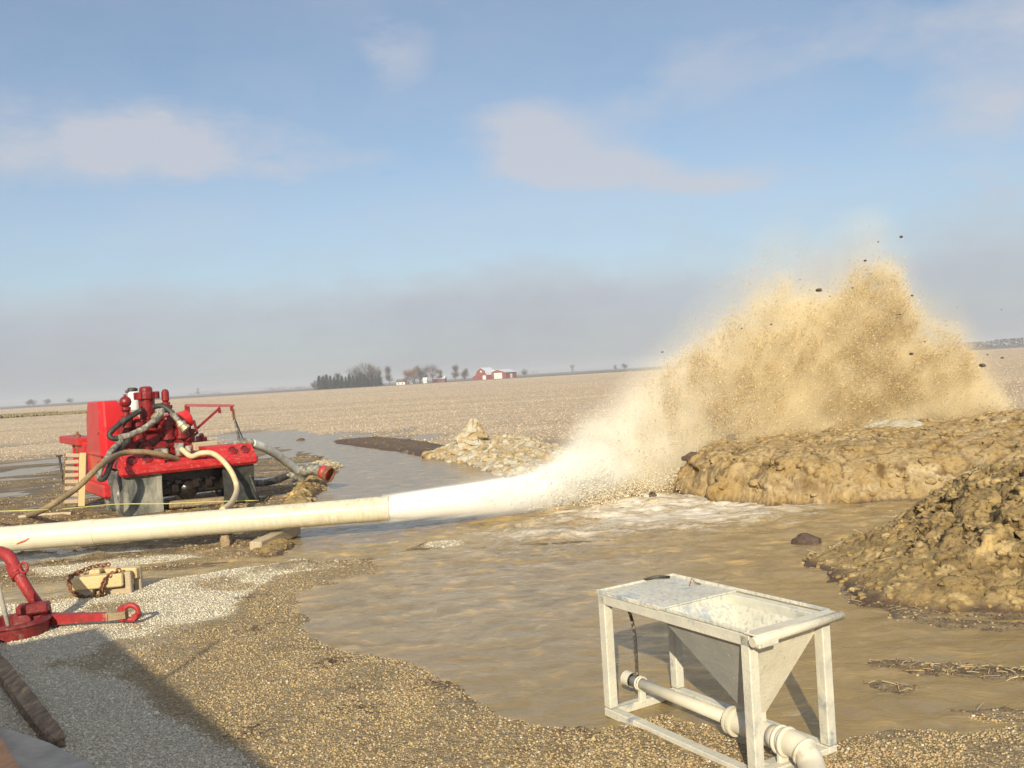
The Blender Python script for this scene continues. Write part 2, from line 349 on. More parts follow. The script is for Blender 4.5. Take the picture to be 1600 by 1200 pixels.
# ground: gravel / mud / stubble field by zone
gm = bpy.data.materials.new('ground_surface'); gm.use_nodes = True; t = gm.node_tree; b = t.nodes['Principled BSDF']
co = N(t, 'ShaderNodeTexCoord').outputs['Object']
vo = N(t, 'ShaderNodeTexVoronoi'); vo.inputs['Scale'].default_value = 55; link(t, co, vo.inputs['Vector'])
vs_ = N(t, 'ShaderNodeSeparateColor'); link(t, vo.outputs['Color'], vs_.inputs[0])
peb = ramp(t, vo.outputs['Distance'], .75, .25)
gw = mixc(t, vs_.outputs[0], (.52, .46, .34), (.74, .67, .52)); gw = mixc(t, mth(t, 'MULTIPLY', peb, .6), gw, (.30, .25, .17)); gw = gw
gb = mixc(t, vs_.outputs[0], (.29, .21, .105), (.46, .345, .185)); gb = mixc(t, mth(t, 'GREATER_THAN', vs_.outputs[1], .9), gb, (.50, .44, .33)); gb = mixc(t, mth(t, 'MULTIPLY', peb, .7), gb, (.24, .175, .09))
gb = mixc(t, ramp(t, noise(t, 1.4, 8, co, .7), .56, .70), gb, (.17, .115, .06))
gcol = mixc(t, attr(t, 'white'), gb, gw)
mn = noise(t, 1.6, 8, mapv(t, co, (.5, 1.6, 1))); mn2 = noise(t, 9, 8, co)
mudc = mixc(t, ramp(t, mn, .35, .65), (.14, .095, .045), (.39, .28, .145)); mudc = mixc(t, ramp(t, mn2, .55, .75), mudc, (.56, .45, .29))
mudc = mixc(t, ramp(t, mn2, .5, .28), mudc, (.12, .09, .06))
fco = mapv(t, co, (.04, 1.3, 1), math.radians(-6))
rows = noise(t, 1.0, 4, fco); fn = noise(t, 3.0, 10, mapv(t, co, (.35, 1, 1)), .75); fb = noise(t, .012, 3, mapv(t, co, (.4, 1.6, 1)))
fcol = mixc(t, ramp(t, fn, .3, .7), (.42, .32, .205), (.64, .515, .36)); fcol = mixc(t, mth(t, 'MULTIPLY', ramp(t, rows, .45, .35), .5), fcol, (.28, .21, .15))
fcol = mixc(t, ramp(t, fb, .4, .65), fcol, mixc(t, .5, fcol, (.60, .49, .34)))
sp = N(t, 'ShaderNodeSeparateXYZ'); link(t, co, sp.inputs[0])
bnd = noise(t, 1.0, 5, mapv(t, co, (.02, .30, 1), math.radians(-4)), .7); bnd2 = noise(t, 1.0, 6, mapv(t, co, (.004, .05, 1), math.radians(-3)), .7)
fcol = mixc(t, mth(t, 'MULTIPLY', ramp(t, bnd, .52, .36), .55), fcol, (.30, .225, .17)); fcol = mixc(t, mth(t, 'MULTIPLY', ramp(t, bnd2, .53, .40), .45), fcol, (.33, .25, .19)); fcol = mixc(t, mth(t, 'MULTIPLY', ramp(t, bnd, .56, .70), .5), fcol, (.66, .54, .38))
fard = ramp(t, mth(t, 'ADD', sp.outputs[1], mth(t, 'MULTIPLY', sp.outputs[0], .25)), 520, 560)
fcol = mixc(t, fard, fcol, (.17, .14, .11))
col = mixc(t, attr(t, 'mud'), gcol, mudc); col = mixc(t, attr(t, 'field'), col, fcol)
wet = attr(t, 'wet'); col = mixc(t, mth(t, 'MULTIPLY', wet, .5), col, (.10, .075, .045))
link(t, col, b.inputs['Base Color'])
ro = mth(t, 'MULTIPLY_ADD', wet, -.45, .92); link(t, ro, b.inputs['Roughness'])
h1 = mth(t, 'MULTIPLY', peb, mth(t, 'SUBTRACT', 1.0, attr(t, 'field')))
bp = N(t, 'ShaderNodeBump'); bp.inputs['Strength'].default_value = .9; bp.inputs['Distance'].default_value = .012; link(t, h1, bp.inputs['Height'])
bp2 = N(t, 'ShaderNodeBump'); bp2.inputs['Strength'].default_value = .8; bp2.inputs['Distance'].default_value = .09; link(t, mixc(t, attr(t, 'field'), mn2, fn), bp2.inputs['Height']); link(t, bp.outputs[0], bp2.inputs['Normal'])
link(t, bp2.outputs[0], b.inputs['Normal'])

# muddy water
wm = bpy.data.materials.new('muddy_water'); wm.use_nodes = True; t = wm.node_tree; b = t.nodes['Principled BSDF']
co = N(t, 'ShaderNodeTexCoord').outputs['Object']
ww = noise(t, 1.3, 3, co, out='Color'); vadd = N(t, 'ShaderNodeVectorMath', operation='MULTIPLY_ADD'); link(t, ww, vadd.inputs[0]); vadd.inputs[1].default_value = (.9, .9, 0); link(t, co, vadd.inputs[2])
r1 = noise(t, 2.6, 8, mapv(t, vadd.outputs[0], (.9, 1.7, 1)), .66); r2 = noise(t, 13, 6, mapv(t, vadd.outputs[0], (.7, 2.2, 1)), .6)
wc = mixc(t, ramp(t, r1, .38, .62), (.25, .18, .08), (.385, .28, .135))
wc = mixc(t, mth(t, 'MULTIPLY', ramp(t, r1, .56, .66), .8), wc, (.60, .38, .13))
wc = mixc(t, mth(t, 'MULTIPLY', attr(t, 'olive'), .55), wc, (.29, .205, .075))
fo = attr(t, 'foam'); f1 = mth(t, 'ADD', mth(t, 'MULTIPLY', noise(t, 2.6, 9, mapv(t, vadd.outputs[0], (.45, 1.9, 1)), .72), .75), mth(t, 'MULTIPLY', noise(t, 14, 6, mapv(t, vadd.outputs[0], (.6, 1.8, 1)), .7), .25))
fm = ramp(t, mth(t, 'MULTIPLY_ADD', fo, .17, f1), .585, .76)
wc = mixc(t, fm, wc, (.70, .63, .51))
link(t, wc, b.inputs['Base Color']); b.inputs['IOR'].default_value = 1.33
link(t, mth(t, 'ADD', mth(t, 'MULTIPLY', attr(t, 'calm'), .12), mth(t, 'MULTIPLY_ADD', fm, .5, .12)), b.inputs['Roughness'])
bp = N(t, 'ShaderNodeBump'); bp.inputs['Strength'].default_value = .55; bp.inputs['Distance'].default_value = .03; link(t, mth(t, 'MULTIPLY_ADD', r2, .5, r1), bp.inputs['Height']); 
link(t, mth(t, 'MULTIPLY_ADD', attr(t, 'calm'), -.22, .5), bp.inputs['Strength']); link(t, bp.outputs[0], b.inputs['Normal'])

def dirt_mat(name, dark, mid, light, pale=None, pale_amt=.66, vscale=7, attrpale=None):
    m = bpy.data.materials.new(name); m.use_nodes = True; t = m.node_tree; b = t.nodes['Principled BSDF']; b.inputs['Roughness'].default_value = .9
    co = N(t, 'ShaderNodeTexCoord').outputs['Object']
    a = noise(t, 2.2, 10, co, .65); c = noise(t, 14, 8, co, .7)
    col = mixc(t, ramp(t, a, .35, .65), mid, light); col = mixc(t, ramp(t, c, .48, .30), col, dark)
    col = mixc(t, attr(t, 'crack'), col, dark)
    if pale:
        p = ramp(t, noise(t, 3.4, 8, co, .6), pale_amt-.04, pale_amt+.04)
        if attrpale: p = mth(t, 'MULTIPLY', ramp(t, noise(t, 3.4, 8, co, .6), .48, .56), attr(t, attrpale))
        col = mixc(t, p, col, pale)
    col = mixc(t, attr(t, 'wet'), col, (.10, .06, .035))
    link(t, col, b.inputs['Base Color']); link(t, mth(t, 'MULTIPLY_ADD', attr(t, 'wet'), -.3, .92), b.inputs['Roughness'])
    vo = N(t, 'ShaderNodeTexVoronoi'); vo.inputs['Scale'].default_value = vscale; link(t, co, vo.inputs['Vector'])
    hh = mth(t, 'MULTIPLY_ADD', vo.outputs['Distance'], -.8, noise(t, 22, 6, co, .7))
    bp = N(t, 'ShaderNodeBump'); bp.inputs['Strength'].default_value = .8; bp.inputs['Distance'].default_value = .05; link(t, hh, bp.inputs['Height']); link(t, bp.outputs[0], b.inputs['Normal'])
    return m
M['dirt'] = dirt_mat('dug_brown_earth', (.08, .05, .02), (.26, .175, .07), (.43, .305, .13), (.58, .42, .19), .58)
M['bank'] = dirt_mat('wet_tan_bank', (.15, .09, .035), (.36, .235, .085), (.48, .36, .19), (.66, .56, .38), .66, attrpale='pale')
M['clay'] = dirt_mat('pale_clay', (.20, .14, .075), (.42, .30, .14), (.54, .43, .26), (.54, .50, .40), .53, 4)
M['mudbar'] = dirt_mat('dark_wet_mud', (.05, .035, .025), (.12, .08, .05), (.21, .15, .09))
pz = bpy.data.materials.new('discharge_pipe_plastic'); pz.use_nodes = True; t = pz.node_tree; b = t.nodes['Principled BSDF']; b.inputs['Roughness'].default_value = .42
co = N(t, 'ShaderNodeTexCoord').outputs['Object']; sx3 = N(t, 'ShaderNodeSeparateXYZ'); link(t, co, sx3.inputs[0])
cl = mixc(t, noise(t, 2.5, 6, co), (.64, .59, .44), (.72, .68, .54)); end = ramp(t, sx3.outputs[0], -4.2, -.2)
st = noise(t, 6, 8, mapv(t, co, (4, .8, .8)), .7); blot = noise(t, 3.3, 9, co, .7)
cl = mixc(t, mth(t, 'MULTIPLY', ramp(t, st, .42, .62), mth(t, 'MULTIPLY', end, .85)), cl, (.52, .44, .28))
cl = mixc(t, mth(t, 'MULTIPLY', ramp(t, blot, .57, .66), mth(t, 'MULTIPLY_ADD', end, .55, .12)), cl, (.38, .32, .20))
up = ramp(t, sx3.outputs[2], .10, .17); cl = mixc(t, mth(t, 'MULTIPLY', mth(t, 'MULTIPLY', ramp(t, noise(t, 7, 9, co, .75), .54, .62), up), .65), cl, (.36, .31, .22))
low = ramp(t, sx3.outputs[2], -.06, -.17); cl = mixc(t, mth(t, 'MULTIPLY', mth(t, 'MULTIPLY', ramp(t, noise(t, 4, 9, co, .7), .40, .60), low), .6), cl, (.45, .38, .25))
link(t, cl, b.inputs['Base Color']); bp = N(t, 'ShaderNodeBump'); bp.inputs['Strength'].default_value = .25; bp.inputs['Distance'].default_value = .01; link(t, st, bp.inputs['Height']); link(t, bp.outputs[0], b.inputs['Normal'])
pm_ = bpy.data.materials.new('pebble_stone'); pm_.use_nodes = True; t = pm_.node_tree; b = t.nodes['Principled BSDF']; b.inputs['Roughness'].default_value = .85
link(t, attr(t, 'col', 'Color'), b.inputs['Base Color'])
dm = bpy.data.materials.new('muddy_droplets'); dm.use_nodes = True; t = dm.node_tree; b = t.nodes['Principled BSDF']; b.inputs['Roughness'].default_value = .5
link(t, attr(t, 'col', 'Color'), b.inputs['Base Color']); b.inputs['Subsurface Weight'].default_value = 0
# -- objects follow

# ------------------------------------------------------------------ ground sheet
def PG(pts, z=0.): return [G(x, y, z)[:2] for x, y in pts]
pool = PG([(440, 872), (452, 846), (442, 830), (425, 806), (437, 792), (468, 772), (500, 752), (528, 738), (520, 728), (505, 716), (478, 706), (420, 698), (385, 690), (330, 684),
  (330, 672), (400, 668), (470, 674), (530, 686), (560, 694), (640, 709), (690, 716), (735, 724), (780, 742), (850, 752), (900, 735), (960, 712), (1050, 700), (1080, 740), (1110, 789), (1250, 793), (1450, 786),
  (1420, 800), (1340, 850), (1290, 900), (1315, 943), (1400, 956), (1500, 966), (1750, 985), (1780, 1100), (1620, 1122), (1520, 1146), (1400, 1132), (1330, 1152), (1260, 1170), (1160, 1158), (1105, 1132),
  (1040, 1117), (930, 1140), (850, 1134), (800, 1121), (740, 1090), (690, 1062), (640, 1035), (560, 1024), (520, 1010), (484, 986), (470, 955), (478, 936), (505, 918), (575, 905), (603, 888), (602, 873), (560, 868), (505, 880)])
channel = PG([(-250, 968), (-60, 935), (100, 912), (213, 896), (330, 882), (430, 866), (470, 866), (450, 880), (330, 896), (213, 912), (100, 930), (-60, 955), (-250, 990)])
leftpuddle = PG([(-500, 700), (-200, 694), (0, 690), (70, 685), (110, 688), (90, 696), (0, 701), (-200, 712), (-500, 720)])
bars = [PG(p) for p in ([(1335, 1034), (1400, 1030), (1480, 1036), (1640, 1048), (1640, 1062), (1540, 1062), (1440, 1056), (1370, 1044)], [(1330, 1068), (1370, 1064), (1440, 1076), (1400, 1082)],
  [(1480, 1112), (1540, 1106), (1640, 1108), (1640, 1126), (1540, 1128)], [(1390, 955), (1500, 968), (1650, 976), (1650, 990), (1500, 984), (1400, 968)])]
ridge = PG([(610, 868), (665, 847), (722, 843), (800, 852), (900, 845), (1000, 838), (900, 850), (800, 857), (722, 857), (665, 860)])
whitezone = PG([(-300, 950), (0, 925), (100, 925), (215, 912), (330, 890), (440, 876), (540, 872), (530, 888), (430, 905), (390, 935), (350, 975), (290, 985), (255, 1005), (200, 1060), (250, 1120), (380, 1180), (430, 1230), (-500, 1300)])
whitez2 = PG([(40, 893), (200, 875), (300, 868), (330, 872), (200, 890), (60, 905)]); whitez3 = PG([(-200, 880), (60, 868), (190, 862), (260, 858), (200, 868), (60, 880), (-200, 900)])
padedge = 13.6
def axis_pts(lo, hi, step, far_lo, far_hi, g=1.12):
    a = list(np.arange(lo, hi, step)); s = step; p = a[-1]
    while p < far_hi: s = s*g; p += s; a.append(p)
    s = step; p = lo; l = []
    while p > far_lo: s = s*g; p -= s; l.append(p)
    return np.array(l[::-1]+a)
xs = axis_pts(-8.5, 7.5, .05, -4500, 4500); ys = axis_pts(4.2, 20, .05, -4500, 4500, 1.10)
GX, GY = np.meshgrid(xs, ys)
def ground_height(X, Y):
    sh = X.shape; near = (np.abs(X) < 60) & (Y > -5) & (Y < 70); x, y = X[near], Y[near]
    wx = x+.12*fbm(x, y, 0, 1.3, 4, 3); wy = y+.12*fbm(x, y, 5, 1.3, 4, 4)
    d = np.maximum(sdf(wx, wy, pool), np.maximum(sdf(wx, wy, channel), sdf(wx, wy, leftpuddle)))
    for br in bars: d = np.where(sdf(wx, wy, br) > -.12, np.minimum(d, -sdf(wx, wy, br)-.02), d)
    d = np.where(sdf(wx, wy, ridge) > -.15, np.minimum(d, -sdf(wx, wy, ridge)-.02+.05*fbm(x, y, 0, 6, 3, 9)), d)
    z = np.where(d > 0, np.maximum(-.16, -d*.12-.005), np.minimum(.03+.05*sst(9, 6, y)*0, -d*.10+.006))
    z = z+.012*fbm(x, y, 0, 2.2, 5, 11)*np.clip(np.abs(d)*6, 0, 1)
    # churned, rutted mud with standing puddles round the trailer and beyond
    m = sst(12.9, 14.2, y+.35*x*0+.5*fbm(x, y, 0, .5, 3, 21))*sst(.5, -1.8, x+.06*(y-14))*sst(52, 38, y)
    rut = .075*fbm(x*.55, y*1.5, 0, 1.1, 5, 31)+.08*fbm(x, y, 0, 4, 5, 33)*sst(30, 16, y)
    zz = np.full(x.shape, .03)+rut*1.1-.012*sst(16, 30, y)
    z = np.where(d > 0, z, z*(1-m)+np.maximum(zz, -.1)*m)
    z = z + np.where((d < 0), m*0, 0)
    ru = .05*fbm(x*.8, y*2.2, 2, 1.4, 5, 41)*sst(11.2, 11.8, y)*sst(14.5, 13.6, y)*sst(-2.2, -2.8, x)
    z = z+ru
    out = .05+.03*fbm(X*.2, Y, 0, .4, 3, 51)*np.clip((120-Y)/60, 0, 1)
    z = z*sst(56, 46, y)*1+(out[near])*sst(46, 56, y)
    Z = out; Z[near] = z; Z = Z.copy()
    D = np.full(sh, -9.); D[near] = d; Mm = np.zeros(sh); Mm[near] = m
    return Z, D, Mm
GZ, GD, GM = ground_height(GX, GY)
wz = np.zeros(GX.shape); nn = (np.abs(GX) < 20) & (GY > -3) & (GY < 25); xn, yn = GX[nn], GY[nn]
jx = xn+.12*fbm(xn, yn, 0, 3, 4, 61); jy = yn+.12*fbm(xn, yn, 2, 3, 4, 62)
wv = np.maximum(sst(-.06, .10, sdf(jx, jy, whitezone)), np.maximum(sst(-.1, .12, sdf(jx, jy, whitez2)), sst(-.1, .12, sdf(jx, jy, whitez3))))
wv = np.maximum(wv, .9*sst(-.05, .05, sdf(jx, jy, PG([(655, 858), (670, 846), (720, 842), (728, 852), (700, 860)]))))
wv *= 1-.8*sst(.15, .45, fbm(xn, yn, 0, 1.1, 4, 66)); wz[nn] = wv
nrm = sst(11.4, 12.1, GY+.3*fbm(GX, GY, 0, .9, 3, 71)); mudz = np.clip(np.maximum(nrm*(GX < 1.5), sst(1.8, 2.1, GX)*sst(5.6, 5.9, GY))*(1-wz)+(GX > -1)*sst(12.5, 15, GY), 0, 1)
fieldz = sst(24, 32, GY+1.2*fbm(GX, GY, 0, .3, 4, 72)+np.clip(GX, -10, 0)*1.0+np.clip(GX+2, 0, 3)*-1)
lf = sst(30, 44, GY+3*fbm(GX*.4, GY, 0, .3, 4, 73)); fieldz = np.where(GX < -4, np.minimum(fieldz, lf), fieldz)
wetz = np.clip(sst(.020, .0, GZ)*(GY < 60), 0, 1)
ny_, nx_ = GX.shape; idx = np.arange(nx_*ny_).reshape(ny_, nx_)
F4 = np.stack([idx[:-1, :-1], idx[:-1, 1:], idx[1:, 1:], idx[1:, :-1]], -1).reshape(-1, 4)
ground = npmesh('ground', np.stack([GX, GY, GZ], -1).reshape(-1, 3), F4, gm, smooth=True, attrs=dict(white=wz, mud=mudz, field=fieldz, wet=wetz))
tag(ground, kind='structure')

# ------------------------------------------------------------------ water sheet with real waves
jet_path = [np.array(p) for p in ((-1.95, 13.9, .42), (-.8, 14.62, .38), (.1, 15.35, .33), (.75, 16.0, .33), (1.3, 16.5, .40))]
x2 = axis_pts(-4.5, 7.5, .04, -34, 26, 1.08); y2 = axis_pts(4.6, 20, .04, 4.2, 50, 1.06)
WX, WY = np.meshgrid(x2, y2)
agit = np.exp(-((WX-2.2)**2/6.+(WY-15.6)**2/3.5)); agit = np.maximum(agit, .8*np.exp(-((WX-.6)**2/3.+(WY-14.3)**2/1.2))); agit = np.maximum(agit, .75*np.exp(-((WX-.2)**2/5+(WY-17.2)**2/1.6)))
agit = np.maximum(agit, .7*np.exp(-((WX-1.8)**2/9.+(WY-13.0)**2/1.2))); agit = np.maximum(agit, .3*np.exp(-((WX-.5)**2/12.+(WY-11.8)**2/1.2)))
flow = .6*np.exp(-((WX-1)**2/26.+(WY-12.8)**2/6.))
wob = .35*fbm(WX, WY, 0, .8, 3, 80)
wvz = agit*(.12*fbm(WX*.9+wob, WY*1.6, 0, 1.6, 5, 81, .6)+.05*(1-2*np.abs(fbm(WX*1.2, WY*2., 3, 3.1, 3, 84)))*.9)
wvz += (.014+.034*flow)*(1-2.2*np.abs(fbm(WX*.8+wob, WY*1.7+wob, 1, 1.9, 4, 82)))*sst(22, 15, WY)
wvz += .0055*fbm(WX, WY*2.2, 0, 7., 3, 83)*sst(18, 9, WY)
calm = sst(17.5, 21, WY)
foam = np.clip(1.25*np.exp(-((WX-2.3)**2/3.2+(WY-15.4)**2/2.2))+.9*np.exp(-((WX-.4)**2/4+(WY-17.0)**2/1.0))+1.0*np.exp(-((WX-3.0)**2/5.+(WY-14.3)**2/1.0))+.55*np.exp(-((WX-1.4)**2/8.+(WY-13.0)**2/.7))+.35*np.exp(-((WX+.3)**2/2.+(WY-13.3)**2/.25)), 0, 1.2)
olive = np.clip(sst(9.5, 6.5, WY)*sst(-1.5, .5, WX)+sst(2.2, 3.2, WX)*sst(11, 8.5, WY), 0, 1)
i2 = np.arange(WX.size).reshape(WX.shape); F5 = np.stack([i2[:-1, :-1], i2[:-1, 1:], i2[1:, 1:], i2[1:, :-1]], -1).reshape(-1, 4)
water = npmesh('water', np.stack([WX, WY, wvz], -1).reshape(-1, 3), F5, wm, smooth=True, attrs=dict(foam=foam, calm=calm, olive=olive)); tag(water, kind='structure')

# ------------------------------------------------------------------ pebbles
def ico():
    p = (1+5**.5)/2; v = np.array([(-1, p, 0), (1, p, 0), (-1, -p, 0), (1, -p, 0), (0, -1, p), (0, 1, p), (0, -1, -p), (0, 1, -p), (p, 0, -1), (p, 0, 1), (-p, 0, -1), (-p, 0, 1)], float)
    v /= np.linalg.norm(v[0]); f = np.array([(0, 11, 5), (0, 5, 1), (0, 1, 7), (0, 7, 10), (0, 10, 11), (1, 5, 9), (5, 11, 4), (11, 10, 2), (10, 7, 6), (7, 1, 8), (3, 9, 4), (3, 4, 2), (3, 2, 6), (3, 6, 8), (3, 8, 9), (4, 9, 5), (2, 4, 11), (6, 2, 10), (8, 6, 7), (9, 8, 1)])
    return v, f
IV, IF = ico()
OV = np.array([(1, 0, 0), (-1, 0, 0), (0, 1, 0), (0, -1, 0), (0, 0, 1), (0, 0, -1)], float); OF = np.array([(0, 2, 4), (2, 1, 4), (1, 3, 4), (3, 0, 4), (2, 0, 5), (1, 2, 5), (3, 1, 5), (0, 3, 5)])
def subdiv(v, f):
    e = {}; nf = []; vl = list(v)
    def mid(a, b_):
        k_ = (min(a, b_), max(a, b_))
        if k_ not in e: m_ = (vl[a]+vl[b_]); e[k_] = len(vl); vl.append(m_/np.linalg.norm(m_))
        return e[k_]
    for a, b_, c_ in f:
        ab, bc, ca = mid(a, b_), mid(b_, c_), mid(c_, a); nf += [(a, ab, ca), (b_, bc, ab), (c_, ca, bc), (ab, bc, ca)]
    return np.array(vl), np.array(nf)
LV, LF = subdiv(IV, IF)
def scatter(name, pos, size, cols, material, base='ico', squash=(1, 1, .7), jitter=.25, parent=None, smooth=False, stretch=None):
    BV, BF = (IV, IF) if base == 'ico' else (LV, LF) if base == 'lump' else (OV, OF); n = len(pos); k = len(BV)
    q = rng.normal(size=(n, 4)); q /= np.linalg.norm(q, axis=1)[:, None]; w, x, y, z = q.T
    Rm = np.stack([1-2*(y*y+z*z), 2*(x*y-z*w), 2*(x*z+y*w), 2*(x*y+z*w), 1-2*(x*x+z*z), 2*(y*z-x*w), 2*(x*z-y*w), 2*(y*z+x*w), 1-2*(x*x+y*y)], -1).reshape(n, 3, 3)
    bb = BV[None]*(1+rng.uniform(-jitter, jitter, (n, k, 1)))*rng.uniform(.6, 1.2, (n, 1, 3))
    if base == 'lump':
        for _ in range(3):
            dd_ = rng.normal(size=(n, 1, 3)); dd_ /= np.linalg.norm(dd_, axis=2, keepdims=True); pr2 = (bb*dd_).sum(2, keepdims=True); bb = bb-dd_*np.maximum(pr2-rng.uniform(.25, .75, (n, 1, 1)), 0)
    v = np.einsum('nij,nkj->nki', Rm, bb)*np.asarray(size)[:, None, None]*np.array(squash)
    if stretch is not None: v = v+stretch[:, None, :]*(bb[:, :, :1])
    v += pos[:, None]
    f = (BF[None]+(np.arange(n)*k)[:, None, None]).reshape(-1, 3)
    return npmesh(name, v.reshape(-1, 3), f, material, parent, smooth, np.repeat(cols, k, 0))
def interp_grid(x, y, A):
    ix = np.clip(np.searchsorted(xs, x)-1, 0, len(xs)-2); iy = np.clip(np.searchsorted(ys, y)-1, 0, len(ys)-2)
    fx = (x-xs[ix])/(xs[ix+1]-xs[ix]); fy = (y-ys[iy])/(ys[iy+1]-ys[iy])
    return A[iy, ix]*(1-fx)*(1-fy)+A[iy, ix+1]*fx*(1-fy)+A[iy+1, ix]*(1-fx)*fy+A[iy+1, ix+1]*fx*fy
n = 420000; yy = 4.6+8.6*rng.random(n)**1.35; xx = (rng.random(n)*1.25-.62)*(yy+1.)
zz = interp_grid(xx, yy, GZ); keep = (zz > .004) & (xx > -8) & (xx < 5) & ~((xx > 1.95) & (yy > 5.75)); xx, yy, zz = xx[keep], yy[keep], zz[keep]
wzp = interp_grid(xx, yy, wz); mdp = interp_grid(xx, yy, mudz); k = rng.random(len(xx)) > mdp*.75; xx, yy, zz, wzp = xx[k], yy[k], zz[k], wzp[k]
k = rng.random(len(xx)) < np.where(wzp > .5, 1, np.clip(.42+.75*fbm(xx, yy, 0, 2.3, 4, 90), .12, 1)); xx, yy, zz, wzp = xx[k], yy[k], zz[k], wzp[k]
rr = rng.random(len(xx)); sz = .0045+.0105*rng.random(len(xx))**3+(rr > .975)*.006*rng.random(len(xx))+(rr > .997)*.010; bl = rng.random(len(xx)) < wzp
cw = np.array((.70, .64, .49))*rng.uniform(.68, 1.15, (len(xx), 1)); cb = np.array((.44, .33, .175))*rng.uniform(.8, 1.15, (len(xx), 1))*np.array([1, 1, 1])+rng.uniform(-.02, .02, (len(xx), 3))
cc = np.where(bl[:, None], cw, cb); odd = rng.random(len(xx)) > .955; cc[odd] = np.array((.66, .58, .44))*rng.uniform(.7, 1.15, (odd.sum(), 1)); cc = np.clip(cc, .02, .8)
pebbles = scatter('gravel', np.stack([xx, yy, zz+sz*.15], -1), sz, cc, pm_, 'oct', squash=(1, 1, .75)); tag(pebbles, 'loose limestone and brown gravel spread over the pad', 'gravel', kind='stuff')

# ------------------------------------------------------------------ earth mounds (height shapes with clods)
def mound(name, poly, heightf, step, material, seed, clodn, clodsz, label, cat, crack=3.2, ccol=((.30, .22, .12), .3), palef=None, thick=.3, zb=-.12, nz_amp=.12, wetb=.12, parent=None, lump_lat=.05, sp_=6):
    poly = np.array(poly); lo = poly.min(0)-.3; hi = poly.max(0)+.3
    ax = np.arange(lo[0], hi[0], step); ay = np.arange(lo[1], hi[1], step*1.1); X, Y = np.meshgrid(ax, ay)
    wx = X+.16*fbm(X, Y, 0, 1.5, 4, seed); wy = Y+.16*fbm(X, Y, 4, 1.5, 4, seed+1)
    d = sdf(wx, wy, poly); H0 = heightf(X, Y, d)
    f1, f2, idv = worley(X+.06*fbm(X, Y, 0, 5, 3, seed+7), Y+.06*fbm(X, Y, 1, 5, 3, seed+8), H0*1.2, crack, seed+2); g1, g2, gid = worley(X, Y, H0, crack*2.8, seed+6)
    amp = np.clip(H0*2.2, 0, 1)
    Z = H0+amp*(nz_amp*fbm(X, Y, H0, 1.6, 6, seed+3, .58)+nz_amp*.55*(idv-.5)*sst(0, .22, f2-f1)+nz_amp*.35*(gid-.5)*sst(0, .2, g2-g1)-nz_amp*.35*sst(.10, 0, f2-f1))
    Z = np.where(d < 0, zb, Z)
    ok = d > -.06; ii = np.full(X.shape, -1); ii[ok] = np.arange(ok.sum())
    q = np.stack([ii[:-1, :-1], ii[:-1, 1:], ii[1:, 1:], ii[1:, :-1]], -1).reshape(-1, 4); q = q[(q >= 0).all(1)]
    Vv = np.stack([X, Y, Z], -1)[ok]
    gx = np.gradient(Z, axis=1)/step; gy = np.gradient(Z, axis=0)/(step*1.1); gl = np.sqrt(gx*gx+gy*gy+.05); lat = (lump_lat*(fbm(X, Y, Z*1.6, 3.2, 4, seed+4, .6)+.6*(worley(X, Y, Z*1.3, 5.5, seed+14)[2]-.5))*np.clip(gl, 0, 1.2))
    Vv[:, 0] -= (lat*gx/gl)[ok]; Vv[:, 1] -= (lat*gy/gl)[ok]
    pv = palef(X, Y, Z)[ok] if palef else np.zeros(len(Vv))
    wetv = sst(wetb, wetb*.25, Z+.04*fbm(X, Y, 0, 4, 3, seed+5))[ok]
    root = empty(name, (0, 0, 0), 0, label, cat); root.parent = parent
    o = npmesh('earth', Vv, q, material, root, True, attrs=dict(crack=(sst(.09, 0, f2-f1)*amp)[ok], pale=pv, wet=wetv))
    pts = Vv[rng.integers(0, len(Vv), clodn)]; pts = pts[pts[:, 2] > .0]
    s = clodsz*(.12+1.7*rng.random(len(pts))**sp_)
    cl = scatter('loose_clods', pts-np.array([0, 0, 1])*s[:, None]*.15, s, np.clip(np.array(ccol[0])*rng.uniform(1-ccol[1], 1+ccol[1], (len(pts), 1)), 0, .8), material, 'lump', jitter=.16, parent=root); tag(cl, kind='stuff')
    return root, (X, Y, Z, d)
# near pile of dug soil, right foreground
near_poly = PG([(1250, 868), (1290, 860), (1345, 842), (1385, 822), (1430, 806), (1500, 798), (1700, 790), (2000, 800), (2300, 900), (2300, 1010), (1800, 985), (1650, 968), (1500, 962), (1400, 952), (1330, 945), (1295, 915), (1285, 890), (1250, 882)])
def hN(X, Y, d):
    base = np.clip(d, 0, 9); h = 1.06*(1-np.exp(-base/1.0))
    ramp_ = sst(2.75, 6.1, X-.10*(Y-9.5)); h = h*(.35+.65*ramp_)
    return np.clip(h+.10*np.exp(-((X-5.2)**2/.5+(Y-10.2)**2/.4)), 0, 1.35)*sst(-.02, .12, d)
near_pile, np_grid = mound('soil_pile', near_poly, hN, .022, M['dirt'], 101, 11000, .034, 'large heap of freshly dug brown soil and straw at the right edge, nearest heap', 'soil pile', crack=3.4, nz_amp=.19, wetb=.10, lump_lat=.08)
X, Y, Z, d = np_grid; okk = np.argwhere((d > .05) & (X < 8)); pk = okk[rng.integers(0, len(okk), 420)]; sb = MB()
for (a, c) in pk:
    p = Vector((X[a, c], Y[a, c], Z[a, c]+.012)); an = random.uniform(0, 6.28); L_ = random.uniform(.04, .16); dv = Vector((math.cos(an), math.sin(an), random.uniform(-.5, .6))).normalized()*L_
    sb.tube([p-dv/2, p+dv/2+Vector((0, 0, .01))], .0022, 3, False, False)
tag(sb.build('straw', M['straw'], near_pile), kind='stuff')
